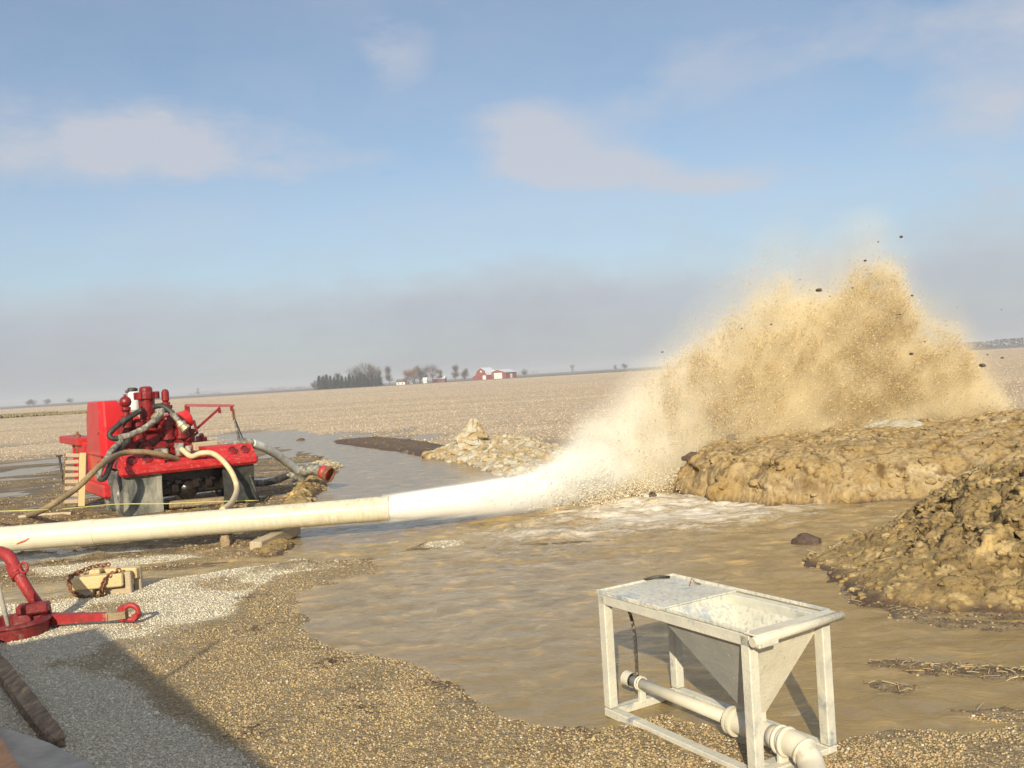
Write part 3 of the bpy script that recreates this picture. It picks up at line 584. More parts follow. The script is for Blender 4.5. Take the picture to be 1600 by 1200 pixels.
# long bank behind it
bank_poly = [AT(1052, 775, 17.6)[:2], AT(1058, 775, 16.6)[:2], *PG([(1076, 776), (1104, 787), (1180, 789), (1250, 791), (1330, 789), (1400, 783), (1500, 780), (1700, 778), (2100, 780)]), (19, 16), (19, 23), (14, 22.5), (9, 21.6), (6.2, 20.8), (4.6, 19.8), (3.5, 19.0)]
def hB(X, Y, d):
    h = .84*(1-np.exp(-np.clip(d, 0, 9)/(.30+.20*sst(4.2, 6.5, X)))); h = np.minimum(h, .76); h = h+.26*sst(9.0, 10.8, X-.1*(Y-16))*sst(.2, 1.2, d)*sst(21, 18, Y); h *= 1-.5*sst(1.2, 2.4, d)*sst(20.2, 21.5, Y)
    return h*sst(-.02, .08, d)
paleB = lambda X, Y, Z: np.clip(np.exp(-((X-6.7)**2/.9+(Z-.34)**2/.03))+.5*np.exp(-((X-4.0)**2/.12+(Z-.2)**2/.03))+.6*np.exp(-((X-9.6)**2/.4+(Z-.7)**2/.05))+.5*np.exp(-((X-5.3)**2/.25+(Z-.22)**2/.02)), 0, 1)*sst(-.1, .35, fbm(X, Y, Z*2, 3.2, 4, 139))
bank_o, bank_grid = mound('earth_bank', bank_poly, hB, .035, M['bank'], 131, 7000, .06, 'long wet tan earth bank with pale chunks, in front of the mud plume', 'earth bank', crack=2.3, palef=paleB, nz_amp=.13, ccol=((.34, .25, .14), .35), wetb=.05, lump_lat=.16, sp_=5)
# pale clay heap left of the splash
clay_poly = PG([(655, 716), (690, 707), (715, 700), (760, 700), (810, 700), (870, 702), (905, 715), (880, 745), (830, 748), (790, 746), (760, 735), (730, 725), (690, 719)])
def hC(X, Y, d):
    h = .48*(1-np.exp(-np.clip(d, 0, 9)/.6)); h = h*(.65+.6*np.clip(fbm(X, Y, 0, .7, 3, 170)+.5, 0, 1))
    return h*sst(-.02, .1, d)
clay_o, cg = mound('clay_heap', clay_poly, hC, .05, M['clay'], 151, 3200, .10, 'pale grey and ochre clay heap with a pointed top, left of the splash', 'clay heap', crack=1.4, nz_amp=.22, ccol=((.46, .39, .27), .25), wetb=.04)
pkb = AT(735, 700, 26.5); pk_m = MB(); rng2 = random.Random(4); rings = []
for i in range(14):
    f = i/13; zc = .15+.93*f; r_ = .50*(1-f)**.7+.07
    rings.append([(pkb[0]+.12*f+r_*math.cos(6.283*k/16)*(1+.2*math.sin(.8*k+5*f*3)+rng2.uniform(-.28, .28)), pkb[1]+r_*math.sin(6.283*k/16)*(1+rng2.uniform(-.2, .2)), zc+rng2.uniform(-.05, .05)) for k in range(16)])
pk_m.ring_loft(rings, True, False).build('clay_peak', M['clay'], clay_o)
# dark mud bank reaching left into the pond
dark_poly = PG([(518, 690), (545, 688), (600, 684), (660, 690), (700, 697), (700, 716), (660, 714), (630, 708), (570, 699), (530, 694)])
mb_o, _ = mound('mud_spit', dark_poly, lambda X, Y, d: .13*(1-np.exp(-np.clip(d, 0, 9)/.4))*sst(-.02, .1, d), .06, M['mudbar'], 161, 700, .05, 'low dark mud spit running into the pond left of the clay heap', 'mud spit', nz_amp=.14, ccol=((.13, .09, .06), .4))
# brown clods on the pond edge behind the pipe
ed_poly = PG([(438, 795), (445, 776), (470, 758), (478, 742), (500, 738), (522, 744), (512, 758), (500, 775), (498, 798), (470, 806)])
ed_o, _ = mound('clod_heap', ed_poly, lambda X, Y, d: .30*(1-np.exp(-np.clip(d, 0, 9)/.4))*sst(-.02, .1, d), .03, M['dirt'], 181, 900, .055, 'small heap of brown clods under the red capped hose end behind the pipe', 'clod heap', nz_amp=.24, ccol=((.27, .2, .12), .35))
pe_poly = PG([(478, 727), (505, 719), (530, 722), (538, 730), (510, 736), (485, 734)])
pe_o, _ = mound('rubble_patch', pe_poly, lambda X, Y, d: .14*(1-np.exp(-np.clip(d, 0, 9)/.4))*sst(-.02, .1, d), .04, M['clay'], 191, 900, .05, 'pale rubble patch on the pond edge beside the grey hose', 'rubble patch', nz_amp=.1, ccol=((.50, .43, .30), .3))
sl_poly = PG([(330, 905), (250, 905), (260, 870), (330, 856), (420, 848), (458, 856), (450, 872), (400, 874)])
tu_o, _ = mound('turf_lump', PG([(385, 866), (395, 850), (430, 838), (462, 842), (470, 856), (450, 868), (420, 874)]), lambda X, Y, d: .16*(1-np.exp(-np.clip(d, 0, 9)/.2))*sst(-.02, .1, d), .022, M['dirt'], 195, 1200, .022, 'dark turf lump with roots under the timber block at the pipe end', 'turf lump', nz_amp=.14, ccol=((.14, .10, .065), .4))
tr_o, _ = mound('mud_ridge', [(-8.6, 17.0), (-7.9, 16.7), (-6.6, 16.9), (-5.5, 17.6), (-4.8, 18.4), (-5.4, 19.3), (-6.8, 18.6), (-8.6, 18.2), (-10.2, 18.6), (-10.3, 17.7)], lambda X, Y, d: .10*(1-np.exp(-np.clip(d, 0, 9)/.4))*sst(-.02, .1, d), .035, M['dirt'], 199, 1500, .035, 'low ridge of churned mud under the back of the red pump trailer', 'mud ridge', nz_amp=.12, ccol=((.24, .18, .11), .35))
# single clods lying in the water
def clod(name, px, py, size, mt, label, z=0., sq=(1, 1, .62), group=None, Y=None):
    p = G(px, py, z) if Y is None else AT(px, py, Y)
    bm_v = []; n_ = 3; vv = IV.copy(); ff = IF.copy()
    for _ in range(2):
        e = {}; nf = []; vl = list(vv)
        def mid(a, b_):
            k_ = (min(a, b_), max(a, b_))
            if k_ not in e: m_ = (vl[a]+vl[b_]); e[k_] = len(vl); vl.append(m_/np.linalg.norm(m_))
            return e[k_]
        for a, b_, c_ in ff:
            ab, bc, ca = mid(a, b_), mid(b_, c_), mid(c_, a); nf += [(a, ab, ca), (b_, bc, ab), (c_, ca, bc), (ab, bc, ca)]
        vv = np.array(vl); ff = np.array(nf)
    sd = px*.37+py; vv = vv*(1+.45*fbm(vv[:, 0]+sd, vv[:, 1], vv[:, 2], 1.1, 4, 5))[:, None]
    f1, f2, iv = worley(vv[:, 0]+sd, vv[:, 1], vv[:, 2], 1.5, 3); vv = vv*(1+.3*(iv-.5))[:, None]
    o = npmesh(name, vv*np.array(sq)*size, ff, mt); o.location = p; o.rotation_euler = (0, 0, px % 6)
    return tag(o, label, 'clod', group)
clod('dark_clod', 988, 779, .19, M['clod'], 'dark wet clod sitting in the foaming water, left one of the pair', 0, (1, 1, .7), 'clods in the foam')
clod('dark_clod', 1017, 777, .11, M['clod'], 'smaller dark clod just right of the bigger one in the foam', 0, (1, 1, .7), 'clods in the foam')
clod('dark_clod', 1261, 848, .17, M['clod'], 'rounded black brown clod in the channel left of the soil pile', .02, (1, 1, .55))
clod('dark_clod', 1281, 781, .15, M['clodtan'], 'brown clod at the foot of the long earth bank', .03)
clod('tan_clod', 1072, 764, .28, M['clodtan'], 'grey tan lump in the foam below the bank tip', .0, (1.2, 1, .5))
clod('bank_clod', 1143, 684, .13, M['clod'], 'dark clod on top of the bank near its left tip', 0, Y=18.6)
clod('bank_clod', 1088, 715, .19, M['clod'], 'dark overhanging lump at the left tip of the bank', 0, (1.5, 1, .5), Y=16.9)
clod('dark_clod', 470, 688, .2, M['clod'], 'small dark clod standing in the pond behind the white hose', 0, (1.4, 1, .4))
clod('tan_clod', 352, 849, .13, M['clodtan'], 'upright tan lump on the gravel just below the white pipe', .08, (.7, .7, 1.1))

ns_ = 170000; Yq = 26*np.exp(rng.random(ns_)*np.log(520/26.)); row = np.round(Yq*.999/.76)*.76+rng.normal(0, .10, ns_); Xq = (rng.random(ns_)*1.36-.66)*row
rowang = .07; Yr = row+Xq*rowang; lim = interp_grid(np.clip(Xq, -80, 80), np.clip(Yr, 0, 120), fieldz); k = (lim > .5) & (Yr > 25); Xq, Yr = Xq[k], Yr[k]; zq = interp_grid(Xq, Yr, GZ); k = zq > .0; Xq, Yr, zq = Xq[k], Yr[k], zq[k]
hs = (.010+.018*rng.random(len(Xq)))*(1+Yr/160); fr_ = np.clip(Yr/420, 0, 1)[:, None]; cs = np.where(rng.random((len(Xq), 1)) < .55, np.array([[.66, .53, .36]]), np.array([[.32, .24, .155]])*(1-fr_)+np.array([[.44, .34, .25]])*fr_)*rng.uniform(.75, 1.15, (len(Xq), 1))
stb = scatter('stubble', np.stack([Xq, Yr, zq+hs*.3], -1), hs, np.clip(cs, 0, .85), pm_, 'oct', squash=(1.3, .8, .9)); tag(stb, 'cut maize stubble and straw lying in rows over the field', kind='stuff')
nm = 90000; Yq = 10.8+22*rng.random(nm)**1.7; Xq = -1.5-(rng.random(nm)*(.62*Yq)); zq = interp_grid(Xq, Yq, GZ); mq = interp_grid(Xq, Yq, mudz); k = (zq > .022) & (mq > .4) & (fbm(Xq, Yq, 0, 1.3, 4, 77) > -.15); Xq, Yq, zq = Xq[k], Yq[k], zq[k]
hs = (.004+.018*rng.random(len(Xq))**5)*(1+Yq/40); r_ = rng.random((len(Xq), 1)); cs = np.where(r_ < .5, np.array([[.24, .17, .09]]), np.where(r_ < .85, np.array([[.37, .28, .155]]), np.array([[.50, .42, .28]])))*rng.uniform(.7, 1.2, (len(Xq), 1))
crm = scatter('mud_crumbs', np.stack([Xq, Yq, zq+hs*.2], -1), hs, cs, pm_, 'oct', squash=(1.2, 1, .7)); tag(crm, 'crumbs of mud and trodden stalks round the trailer', kind='stuff')

# litter on the pad and on the dark mud bars: straw bits, dark trash, stones
def strawbits(name, n, pick, lmin, lmax, rad, mt, label, pal=None):
    sbm = MB(); c_ = 0
    while c_ < n:
        x_, y_ = pick(); z_ = float(interp_grid(np.array([x_]), np.array([y_]), GZ)[0])
        if z_ < .002: continue
        c_ += 1; an = random.uniform(0, 6.28); L_ = random.uniform(lmin, lmax)/2; dv_ = Vector((math.cos(an)*L_, math.sin(an)*L_, random.uniform(-.15, .25)*L_)); p = Vector((x_, y_, z_+.012)); sbm.tube([p-dv_, p+Vector((0, 0, .004)), p+dv_], rad, 3, False, False)
    return tag(sbm.build(name, mt), label, kind='stuff')
strawbits('dark_litter', 260, lambda: (lambda q: (q[0]+random.gauss(0, .10), q[1]+random.gauss(0, .10)))(random.choice([(-1.6, 7.6), (-1.15, 7.9), (-.6, 6.9), (-2.6, 8.8), (-1.9, 6.2), (.3, 5.9), (-1.2, 6.5), (-3.0, 10.2)])), .015, .06, .003, M['clod'], 'dark trodden stalks scattered on the brown gravel')
strawbits('straw_litter', 330, lambda: (random.uniform(1.9, 5.0), random.choice([7.05, 7.05, 6.95, 6.5, 6.2, 8.4])+random.gauss(0, .14)), .03, .14, .0025, M['straw'], 'bits of straw lying on the dark mud bars at the right')
nb = 9000; xb = rng.uniform(1.8, 6, nb); yb = rng.uniform(5.8, 9.0, nb); zb2 = interp_grid(xb, yb, GZ); k = zb2 > -.004; xb, yb, zb2 = xb[k], yb[k], zb2[k]; hs = .004+.016*rng.random(len(xb))**4
tag(scatter('mud_lumps', np.stack([xb, yb, zb2+hs*.2], -1), hs, np.where(rng.random((len(xb), 1)) < .7, np.array([[.15, .10, .06]]), np.array([[.36, .27, .15]]))*rng.uniform(.7, 1.2, (len(xb), 1)), pm_, 'ico'), 'small brown lumps on the dark mud bars at the right', kind='stuff')

# ------------------------------------------------------------------ discharge pipe
pe = np.array([-1.95, 13.9, .42]); pl = G(0, 843, .40); dv = (pl-pe)/np.linalg.norm(pl-pe); pfar = pe+dv*13
pr = empty('discharge_pipe', tuple(pe), 0, 'long muddy white plastic pipe lying across the left, its end spouting water', 'pipe')
m = MB(); D_ = Vector(dv)
prof = [(0, .15), (0, .178), (.012, .183), (.5, .183), (.52, .178)]
m.lathe((0, 0, 0), D_, [(.004, .160), (0, .178), (.01, .184), (.46, .184), (.48, .179), (2.2, .179)], 32, cap=False)
m.lathe((0, 0, 0), D_, [(.004, .160), (1.2, .160)], 32, cap=False); m.build('pipe_end', pz, pr)
m = MB(); m.lathe((0, 0, 0), D_, [(2.2, .1785), (4.2, .1795), (4.21, .186), (4.40, .186), (4.41, .1795), (8.2, .180), (13, .181)], 32, cap=False); m.build('pipe_run', pz, pr)
m = MB(); q0 = G(26, 850, .45)-pe; q1 = G(46, 840, .52)-pe
def onpipe(px, py):                                   # point on the pipe surface
    best = None; d = ray(px, py); d = d/np.linalg.norm(d)
    for t_ in np.arange(8, 20, .01):
        p = np.array([0, 0, CH])+d*t_; w_ = p-pe; 
        if np.linalg.norm(w_-dv*(w_@dv)) < .183: return p-pe
    return q0
m.tube([onpipe(26, 850), onpipe(33, 847), onpipe(39, 845), onpipe(46, 841)], [.008, .014, .014, .008], 6); m.build('red_mark', mat('red_marker_streak', [(.55, .10, .06), (.6, .13, .08)], .6, 0, 9, bump=0), pr)
bk = empty('timber_block', tuple(G(420, 856, 0)), math.radians(-12), 'grey timber beam end sticking out below the white pipe near its mouth', 'timber block')
MB().box((0, .25, .10), (.19, 1.3, .17), Matrix.Rotation(.03, 3, 'X'), .015).build('beam', M['wood'], bk)
MB().box((-.16, .45, .205), (.34, .24, .035), None, .006).build('shim_board', M['wood'], bk)

# ------------------------------------------------------------------ water jet
jp = spl([tuple(p) for p in jet_path], 24); n_ = len(jp); nr = 56; JV = []
for i, p in enumerate(jp):
    f = i/(n_-1); t_ = (jp[min(i+1, n_-1)]-jp[max(i-1, 0)]).normalized(); sd = t_.cross(Vector((0, 0, 1))).normalized(); up = sd.cross(t_)
    if i < 4: t0 = Vector((-dv[0], -dv[1], -dv[2])); sd = (t0.cross(Vector((0, 0, 1)))).normalized().lerp(sd, i/6).normalized(); up = sd.cross(t_)
    tp2 = (1-.12*min(1, f*4))*(1-.93*max(0, (f-.55)/.45)**1.3); rw, rh = (.162+.26*f**.8)*tp2, (.162+.16*f**.6)*tp2
    for k in range(nr):
        a = 6.28318*k/nr; JV.append((p.x, p.y, p.z, math.cos(a), math.sin(a), *sd, *up, rw, rh, f))
J = np.array(JV); L_ = J[:, 13]*5.5; cn, sn = J[:, 3], J[:, 4]
amp = .015+.20*J[:, 13]+.9*np.maximum(J[:, 13]-.45, 0); ns = fbm(L_*.9, cn*3.2+5, sn*3.2, 1.1, 5, 201, .6)+.5*fbm(L_*2.5, cn*9, sn*9, 1., 3, 202)
rad = 1+amp*ns; Vj = J[:, :3]+J[:, 5:8]*(cn*J[:, 11]*rad)[:, None]+J[:, 8:11]*(sn*J[:, 12]*rad)[:, None]
ij = np.arange(len(Vj)).reshape(n_, nr); Fj = np.stack([ij[:-1], np.roll(ij, -1, 1)[:-1], np.roll(ij, -1, 1)[1:], ij[1:]], -1).reshape(-1, 4)
jm = mat('white_water', [(.86, .85, .82), (.90, .90, .88)], .6, 0, 3, bump=.2, bscale=10, stretch=(1, 1, 1))
jet = empty('water_jet', tuple(pe), 0, 'thick white jet of water blasting out of the pipe end', 'water jet')
jo = npmesh('stream', Vj-pe, Fj, jm, jet, True)
# ragged white strands and drops along the jet
nd = 7000; f = rng.random(nd)**.6; ii = np.clip((f*(n_-1)).astype(int), 0, n_-1); P0 = np.array([tuple(p) for p in jp])[ii]; a = rng.uniform(0, 6.283, nd); r_ = (.95+.45*np.abs(rng.normal(size=nd))*f)
pos = P0+np.stack([.67*np.cos(a)*(.16+.30*f)*r_, -.70*np.cos(a)*(.16+.30*f)*r_, np.sin(a)*(.155+.14*f)*r_], -1); k = (f > .25) & (pos[:, 2] > .0)
st = np.array([.7, .7, -.03])*(.015+.05*rng.random((nd, 1)))
wd = scatter('spray_drops', (pos-pe)[k], (.004+.010*rng.random(nd))[k], np.repeat(np.array([[.86, .84, .78]]), k.sum(), 0), pm_, 'oct', parent=jet, stretch=st[k]); tag(wd, kind='stuff')

# ------------------------------------------------------------------ muddy spray plume: volume grid + droplets
base = [AT(px, 700, Y)[:2] for px, Y in ((815, 15.6), (900, 17.0), (960, 18.0), (1060, 19.0), (1150, 19.9), (1250, 20.6), (1400, 21.2), (1500, 21.4), (1585, 21.5))]
base = np.array(base); bl = np.r_[0, np.cumsum(np.linalg.norm(np.diff(base, axis=0), axis=1))]
prof = [(800, 765), (840, 752), (880, 728), (910, 694), (960, 645), (1000, 608), (1050, 570), (1090, 535), (1130, 500), (1170, 466), (1200, 440), (1232, 420), (1258, 452), (1295, 455), (1320, 418), (1345, 385), (1378, 378), (1398, 425), (1412, 452),
        (1440, 482), (1475, 500), (1510, 530), (1535, 560), (1555, 596), (1565, 640), (1575, 672)]
ps, ph = [], []
for px, py in prof:
    best = None
    for s_ in np.linspace(0, bl[-1], 240):
        i = min(np.searchsorted(bl, s_, side='right')-1, len(base)-2); q = base[i]+(base[i+1]-base[i])*(s_-bl[i])/(bl[i+1]-bl[i]); e = abs(q[0]-AT(px, py, q[1])[0])
        if best is None or e < best[0]: best = (e, s_, AT(px, py, q[1])[2])
    ps.append(best[1]); ph.append(best[2])
ps, ph = np.array(ps), np.array(ph)
def spray_density(X, Y, Z, fine=True):
    """water and mud per volume at world points"""
    d2 = np.full(X.shape, 1e9); s = np.zeros(X.shape)
    for i in range(len(base)-1):
        a, b = base[i], base[i+1]; e = b-a; t = np.clip(((X-a[0])*e[0]+(Y-a[1])*e[1])/(e@e), 0, 1); dd = (X-a[0]-t*e[0])**2+(Y-a[1]-t*e[1])**2
        n = dd < d2; d2 = np.where(n, dd, d2); s = np.where(n, bl[i]+t*(bl[i+1]-bl[i]), s)
    w = np.sqrt(d2); Ht = np.interp(s, ps, ph); T = np.interp(s, [0, 1.5, 3.5, 6, 9, bl[-1]], [.45, .75, 1.05, 1.6, 1.7, .9])
    big = fbm(X, Y, Z, .55, 3, 301); med = fbm(X, Y, Z*1.0, 1.5, 4, 302, .6)
    zn = np.clip(Z/np.maximum(Ht, .2), 0, 3); rho = np.sqrt((w/T)**2*(1+.5*zn)+zn**2.6)
    dens = sst(1.10, .62, rho-.28*med-.16*big)
    halo = sst(1.55, .80, rho-.3*med-.2*big)*.14
    return dens, halo, s, zn, rho, med, big
VX, VY, VZ = (-2.0, 13.2), (13.7, 25.0), (-.05, 5.6); vs = .085
nxv, nyv, nzv = [int((b-a)/vs)+1 for a, b in (VX, VY, VZ)]
g3 = np.meshgrid(np.linspace(*VX, nxv), np.linspace(*VY, nyv), np.linspace(*VZ, nzv), indexing='ij')
dn, halo, sv, znv, rhov, medv, bigv = spray_density(*g3)
def streak(X, Y, Z, s, seed):                       # noise drawn out along the flight of the water
    a, b, c = X-3.4, Y-18.6, Z+1.6; r_ = np.sqrt(a*a+b*b+c*c)+1e-6; w_ = .25*fbm(X, Y, Z, .9, 2, seed+1)
    return fbm(a/r_*s*3+w_*3, b/r_*s*3, c/r_*s*3+r_*.42, 1., 4, seed, .62)
bill = np.clip(.52+.85*fbm(g3[0], g3[1], g3[2], 2.6, 3, 305, .6)+1.15*streak(*g3, 3.2, 340), .04, 1.7)
leftw = sst(5.2, 3.0, sv)
dens = dn*(2.1*bill*(1-leftw)+2.6*leftw*bill)+halo*(1.0+.6*leftw)
dens += .55*leftw*sst(1.5, .8, rhov)*.4
jd = np.full(dn.shape, 9.); jf = np.zeros(dn.shape); msk_ = (g3[0] < 2.6) & (g3[2] < 1.5) & (g3[1] < 18.5); A_ = np.stack([g[msk_] for g in g3], -1); jdd = np.full(len(A_), 9.); jff = np.zeros(len(A_))
JP = np.array([tuple(p) for p in jp]); 
for i in range(0, len(JP), 2):
    q = A_-JP[i]; d_ = np.sqrt(q[:, 0]**2+q[:, 1]**2+(q[:, 2]*1.25)**2); m_ = d_ < jdd; jdd[m_] = d_[m_]; jff[m_] = i/(len(JP)-1)
jr = .175+.27*jff**.8; jn = fbm(A_[:, 0]*.8, A_[:, 1]*.8, A_[:, 2]*2.5, 2.2, 4, 350); jden = 16*sst(1.22, .75, jdd/jr-.35*jff*jn)*(1-.62*sst(.55, 1., jff)); jden += 1.0*jff*sst(1.9, 1., jdd/jr-.5*jn)
dens[msk_] = np.maximum(dens[msk_], jden)
dens *= sst(-.05, .1, g3[2])
dens = np.where(dens < .01, 0, dens)
plume = empty('mud_plume', (5.5, 20, 0), 0, 'huge ochre plume of muddy spray thrown up behind the earth bank', 'mud plume')
pv = npmesh('mist', np.stack(g3, -1).reshape(-1, 3)[:0], np.zeros((0, 3), int))
me = pv.data; me.vertices.add(dens.size); at = me.attributes.new('d', 'FLOAT', 'POINT'); at.data.foreach_set('value', dens.astype(np.float32).ravel())
ngp = bpy.data.node_groups.new('spray_grid', 'GeometryNodeTree'); ngp.interface.new_socket('Geometry', in_out='INPUT', socket_type='NodeSocketGeometry'); ngp.interface.new_socket('Geometry', in_out='OUTPUT', socket_type='NodeSocketGeometry')
gi = ngp.nodes.new('NodeGroupInput'); go = ngp.nodes.new('NodeGroupOutput'); vc = ngp.nodes.new('GeometryNodeVolumeCube')
vc.inputs['Min'].default_value = (VX[0], VY[0], VZ[0]); vc.inputs['Max'].default_value = (VX[1], VY[1], VZ[1])
vc.inputs['Resolution X'].default_value = nxv; vc.inputs['Resolution Y'].default_value = nyv; vc.inputs['Resolution Z'].default_value = nzv
posn = ngp.nodes.new('GeometryNodeInputPosition'); sxn = ngp.nodes.new('ShaderNodeSeparateXYZ'); ngp.links.new(posn.outputs[0], sxn.inputs[0])
terms = []
for k_, ((a, b), n__, mul) in enumerate(((VX, nxv, nyv*nzv), (VY, nyv, nzv), (VZ, nzv, 1))):
    q = mth(ngp, 'ROUND', mth(ngp, 'MULTIPLY', mth(ngp, 'SUBTRACT', sxn.outputs[k_], a), (n__-1)/(b-a))); q = mth(ngp, 'MINIMUM', mth(ngp, 'MAXIMUM', q, 0.), float(n__-1))
    ci = ngp.nodes.new('FunctionNodeFloatToInt'); ngp.links.new(q, ci.inputs[0]); im = ngp.nodes.new('FunctionNodeIntegerMath'); im.operation = 'MULTIPLY'; ngp.links.new(ci.outputs[0], im.inputs[0]); im.inputs[1].default_value = mul; terms.append(im.outputs[0])
ad = ngp.nodes.new('FunctionNodeIntegerMath'); ngp.links.new(terms[0], ad.inputs[0]); ngp.links.new(terms[1], ad.inputs[1]); ad2 = ngp.nodes.new('FunctionNodeIntegerMath'); ngp.links.new(ad.outputs[0], ad2.inputs[0]); ngp.links.new(terms[2], ad2.inputs[1])
si = ngp.nodes.new('GeometryNodeSampleIndex'); si.data_type = 'FLOAT'; si.domain = 'POINT'; ngp.links.new(gi.outputs[0], si.inputs['Geometry'])
na = ngp.nodes.new('GeometryNodeInputNamedAttribute'); na.data_type = 'FLOAT'; na.inputs['Name'].default_value = 'd'; ngp.links.new(na.outputs['Attribute'], si.inputs['Value']); ngp.links.new(ad2.outputs[0], si.inputs['Index'])
ngp.links.new(si.outputs[0], vc.inputs['Density'])
vm = bpy.data.materials.new('muddy_mist'); vm.use_nodes = True; t = vm.node_tree; t.nodes.clear(); pvn = N(t, 'ShaderNodeVolumePrincipled'); out = N(t, 'ShaderNodeOutputMaterial'); link(t, pvn.outputs[0], out.inputs['Volume'])
co = N(t, 'ShaderNodeTexCoord').outputs['Object']; sx_ = N(t, 'ShaderNodeSeparateXYZ'); link(t, co, sx_.inputs[0])
cw_ = mixc(t, ramp(t, sx_.outputs[0], .2, 2.4), (.99, .985, .97), (.985, .94, .83)); link(t, mixc(t, ramp(t, sx_.outputs[0], 2.2, 5.2), cw_, (.95, .835, .575)), pvn.inputs['Color'])
pvn.inputs['Density'].default_value = 1.0; pvn.inputs['Anisotropy'].default_value = -.28; pvn.inputs['Density Attribute'].default_value = 'density'
dmul = N(t, 'ShaderNodeAttribute', attribute_name='density')
sm = ngp.nodes.new('GeometryNodeSetMaterial'); sm.inputs['Material'].default_value = vm; ngp.links.new(vc.outputs[0], sm.inputs[0]); ngp.links.new(sm.outputs[0], go.inputs[0])
me.materials.append(vm); md = pv.modifiers.new('grid', 'NODES'); md.node_group = ngp
tag(pv, kind='stuff'); pv.parent = plume; pv.matrix_parent_inverse = Matrix.Translation((-5.5, -20, 0))
# droplets and shreds of muddy water
def sample_drops(n, lo, hi, sel):
    out = []; tot_ = 0
    while tot_ < n:
        q = rng.uniform(lo, hi, (400000, 3)); dd, hh, s_, zn_, rh_, md_, bg_ = spray_density(q[:, 0], q[:, 1], q[:, 2])
        cl = .55*fbm(q[:, 0]+.4*fbm(q[:, 0], q[:, 1], q[:, 2], 1.1, 2, 321), q[:, 1], q[:, 2]*1.0, 2.4, 4, 322, .65)+.75*streak(q[:, 0], q[:, 1], q[:, 2], 4.5, 345)
        pr_ = sel(dd, hh, s_, zn_, cl); k = rng.random(len(q)) < pr_; out.append(np.concatenate([q[k], s_[k, None], zn_[k, None], cl[k, None]], 1)); tot_ += k.sum()
        if len(out) > 60: break
    return np.concatenate(out)[:n]
lo = np.array([.3, 15, .02]); hi = np.array([13, 24, 5.3])
DQ = sample_drops(400000, lo, hi, lambda dd, hh, s, zn, cl: (dd*np.clip(.08+2.2*cl, .02, 1)*np.where(s < 4.2, .35, 1)+hh*.10)*np.clip(1.1-.35*zn, .2, 1))
s_, zn_, cl_ = DQ[:, 3], DQ[:, 4], DQ[:, 5]
sz = (.004+.009*rng.random(len(DQ))**2.2)*np.where(zn_ > .95, .7, 1)
mudc_ = np.array((.62, .43, .17)); lt = np.array((.82, .66, .37)); dk = np.array((.30, .19, .06)); r = rng.random((len(DQ), 1)); wl = sst(4.8, 2.2, s_)[:, None]
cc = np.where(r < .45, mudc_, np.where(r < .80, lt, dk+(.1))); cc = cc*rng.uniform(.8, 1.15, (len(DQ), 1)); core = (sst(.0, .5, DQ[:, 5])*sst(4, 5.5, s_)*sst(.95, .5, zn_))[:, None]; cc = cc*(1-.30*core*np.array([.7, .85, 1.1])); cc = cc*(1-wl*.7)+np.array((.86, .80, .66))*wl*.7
# ballistic streaking: up and outwards from the hit point
vel = DQ[:, :3]-np.array([3.2, 18.3, -1.2]); vel /= np.linalg.norm(vel, axis=1)[:, None]; vel = vel+rng.normal(size=vel.shape)*.25
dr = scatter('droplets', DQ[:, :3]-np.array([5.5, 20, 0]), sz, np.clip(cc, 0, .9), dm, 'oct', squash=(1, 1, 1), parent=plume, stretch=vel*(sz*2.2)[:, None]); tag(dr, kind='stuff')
# splash fringe round the jet's landing
nf = 30000; q = np.stack([rng.normal(1.9, 1.1, nf), rng.normal(16.7, .9, nf), np.abs(rng.normal(0, .16, nf))], -1); k = (q[:, 0] > .2) & (q[:, 2]+0*q[:, 0] < .5) & (np.abs((q[:, 1]-16.7)-(q[:, 0]-1.5)*.9) < 1.5); q = q[k]
cq = fbm(q[:, 0], q[:, 1], q[:, 2], 2.6, 3, 330); q = q[cq > -.05]
cf = np.where(rng.random((len(q), 1)) < .6, np.array([[.82, .73, .55]]), np.array([[.62, .47, .26]]))*rng.uniform(.85, 1.1, (len(q), 1))
spx = scatter('splash_drops', q-np.array([5.5, 20, 0]), .006+.014*rng.random(len(q))**2, np.clip(cf, 0, .9), dm, 'oct', squash=(1, 1, 1), parent=plume); tag(spx, kind='stuff')
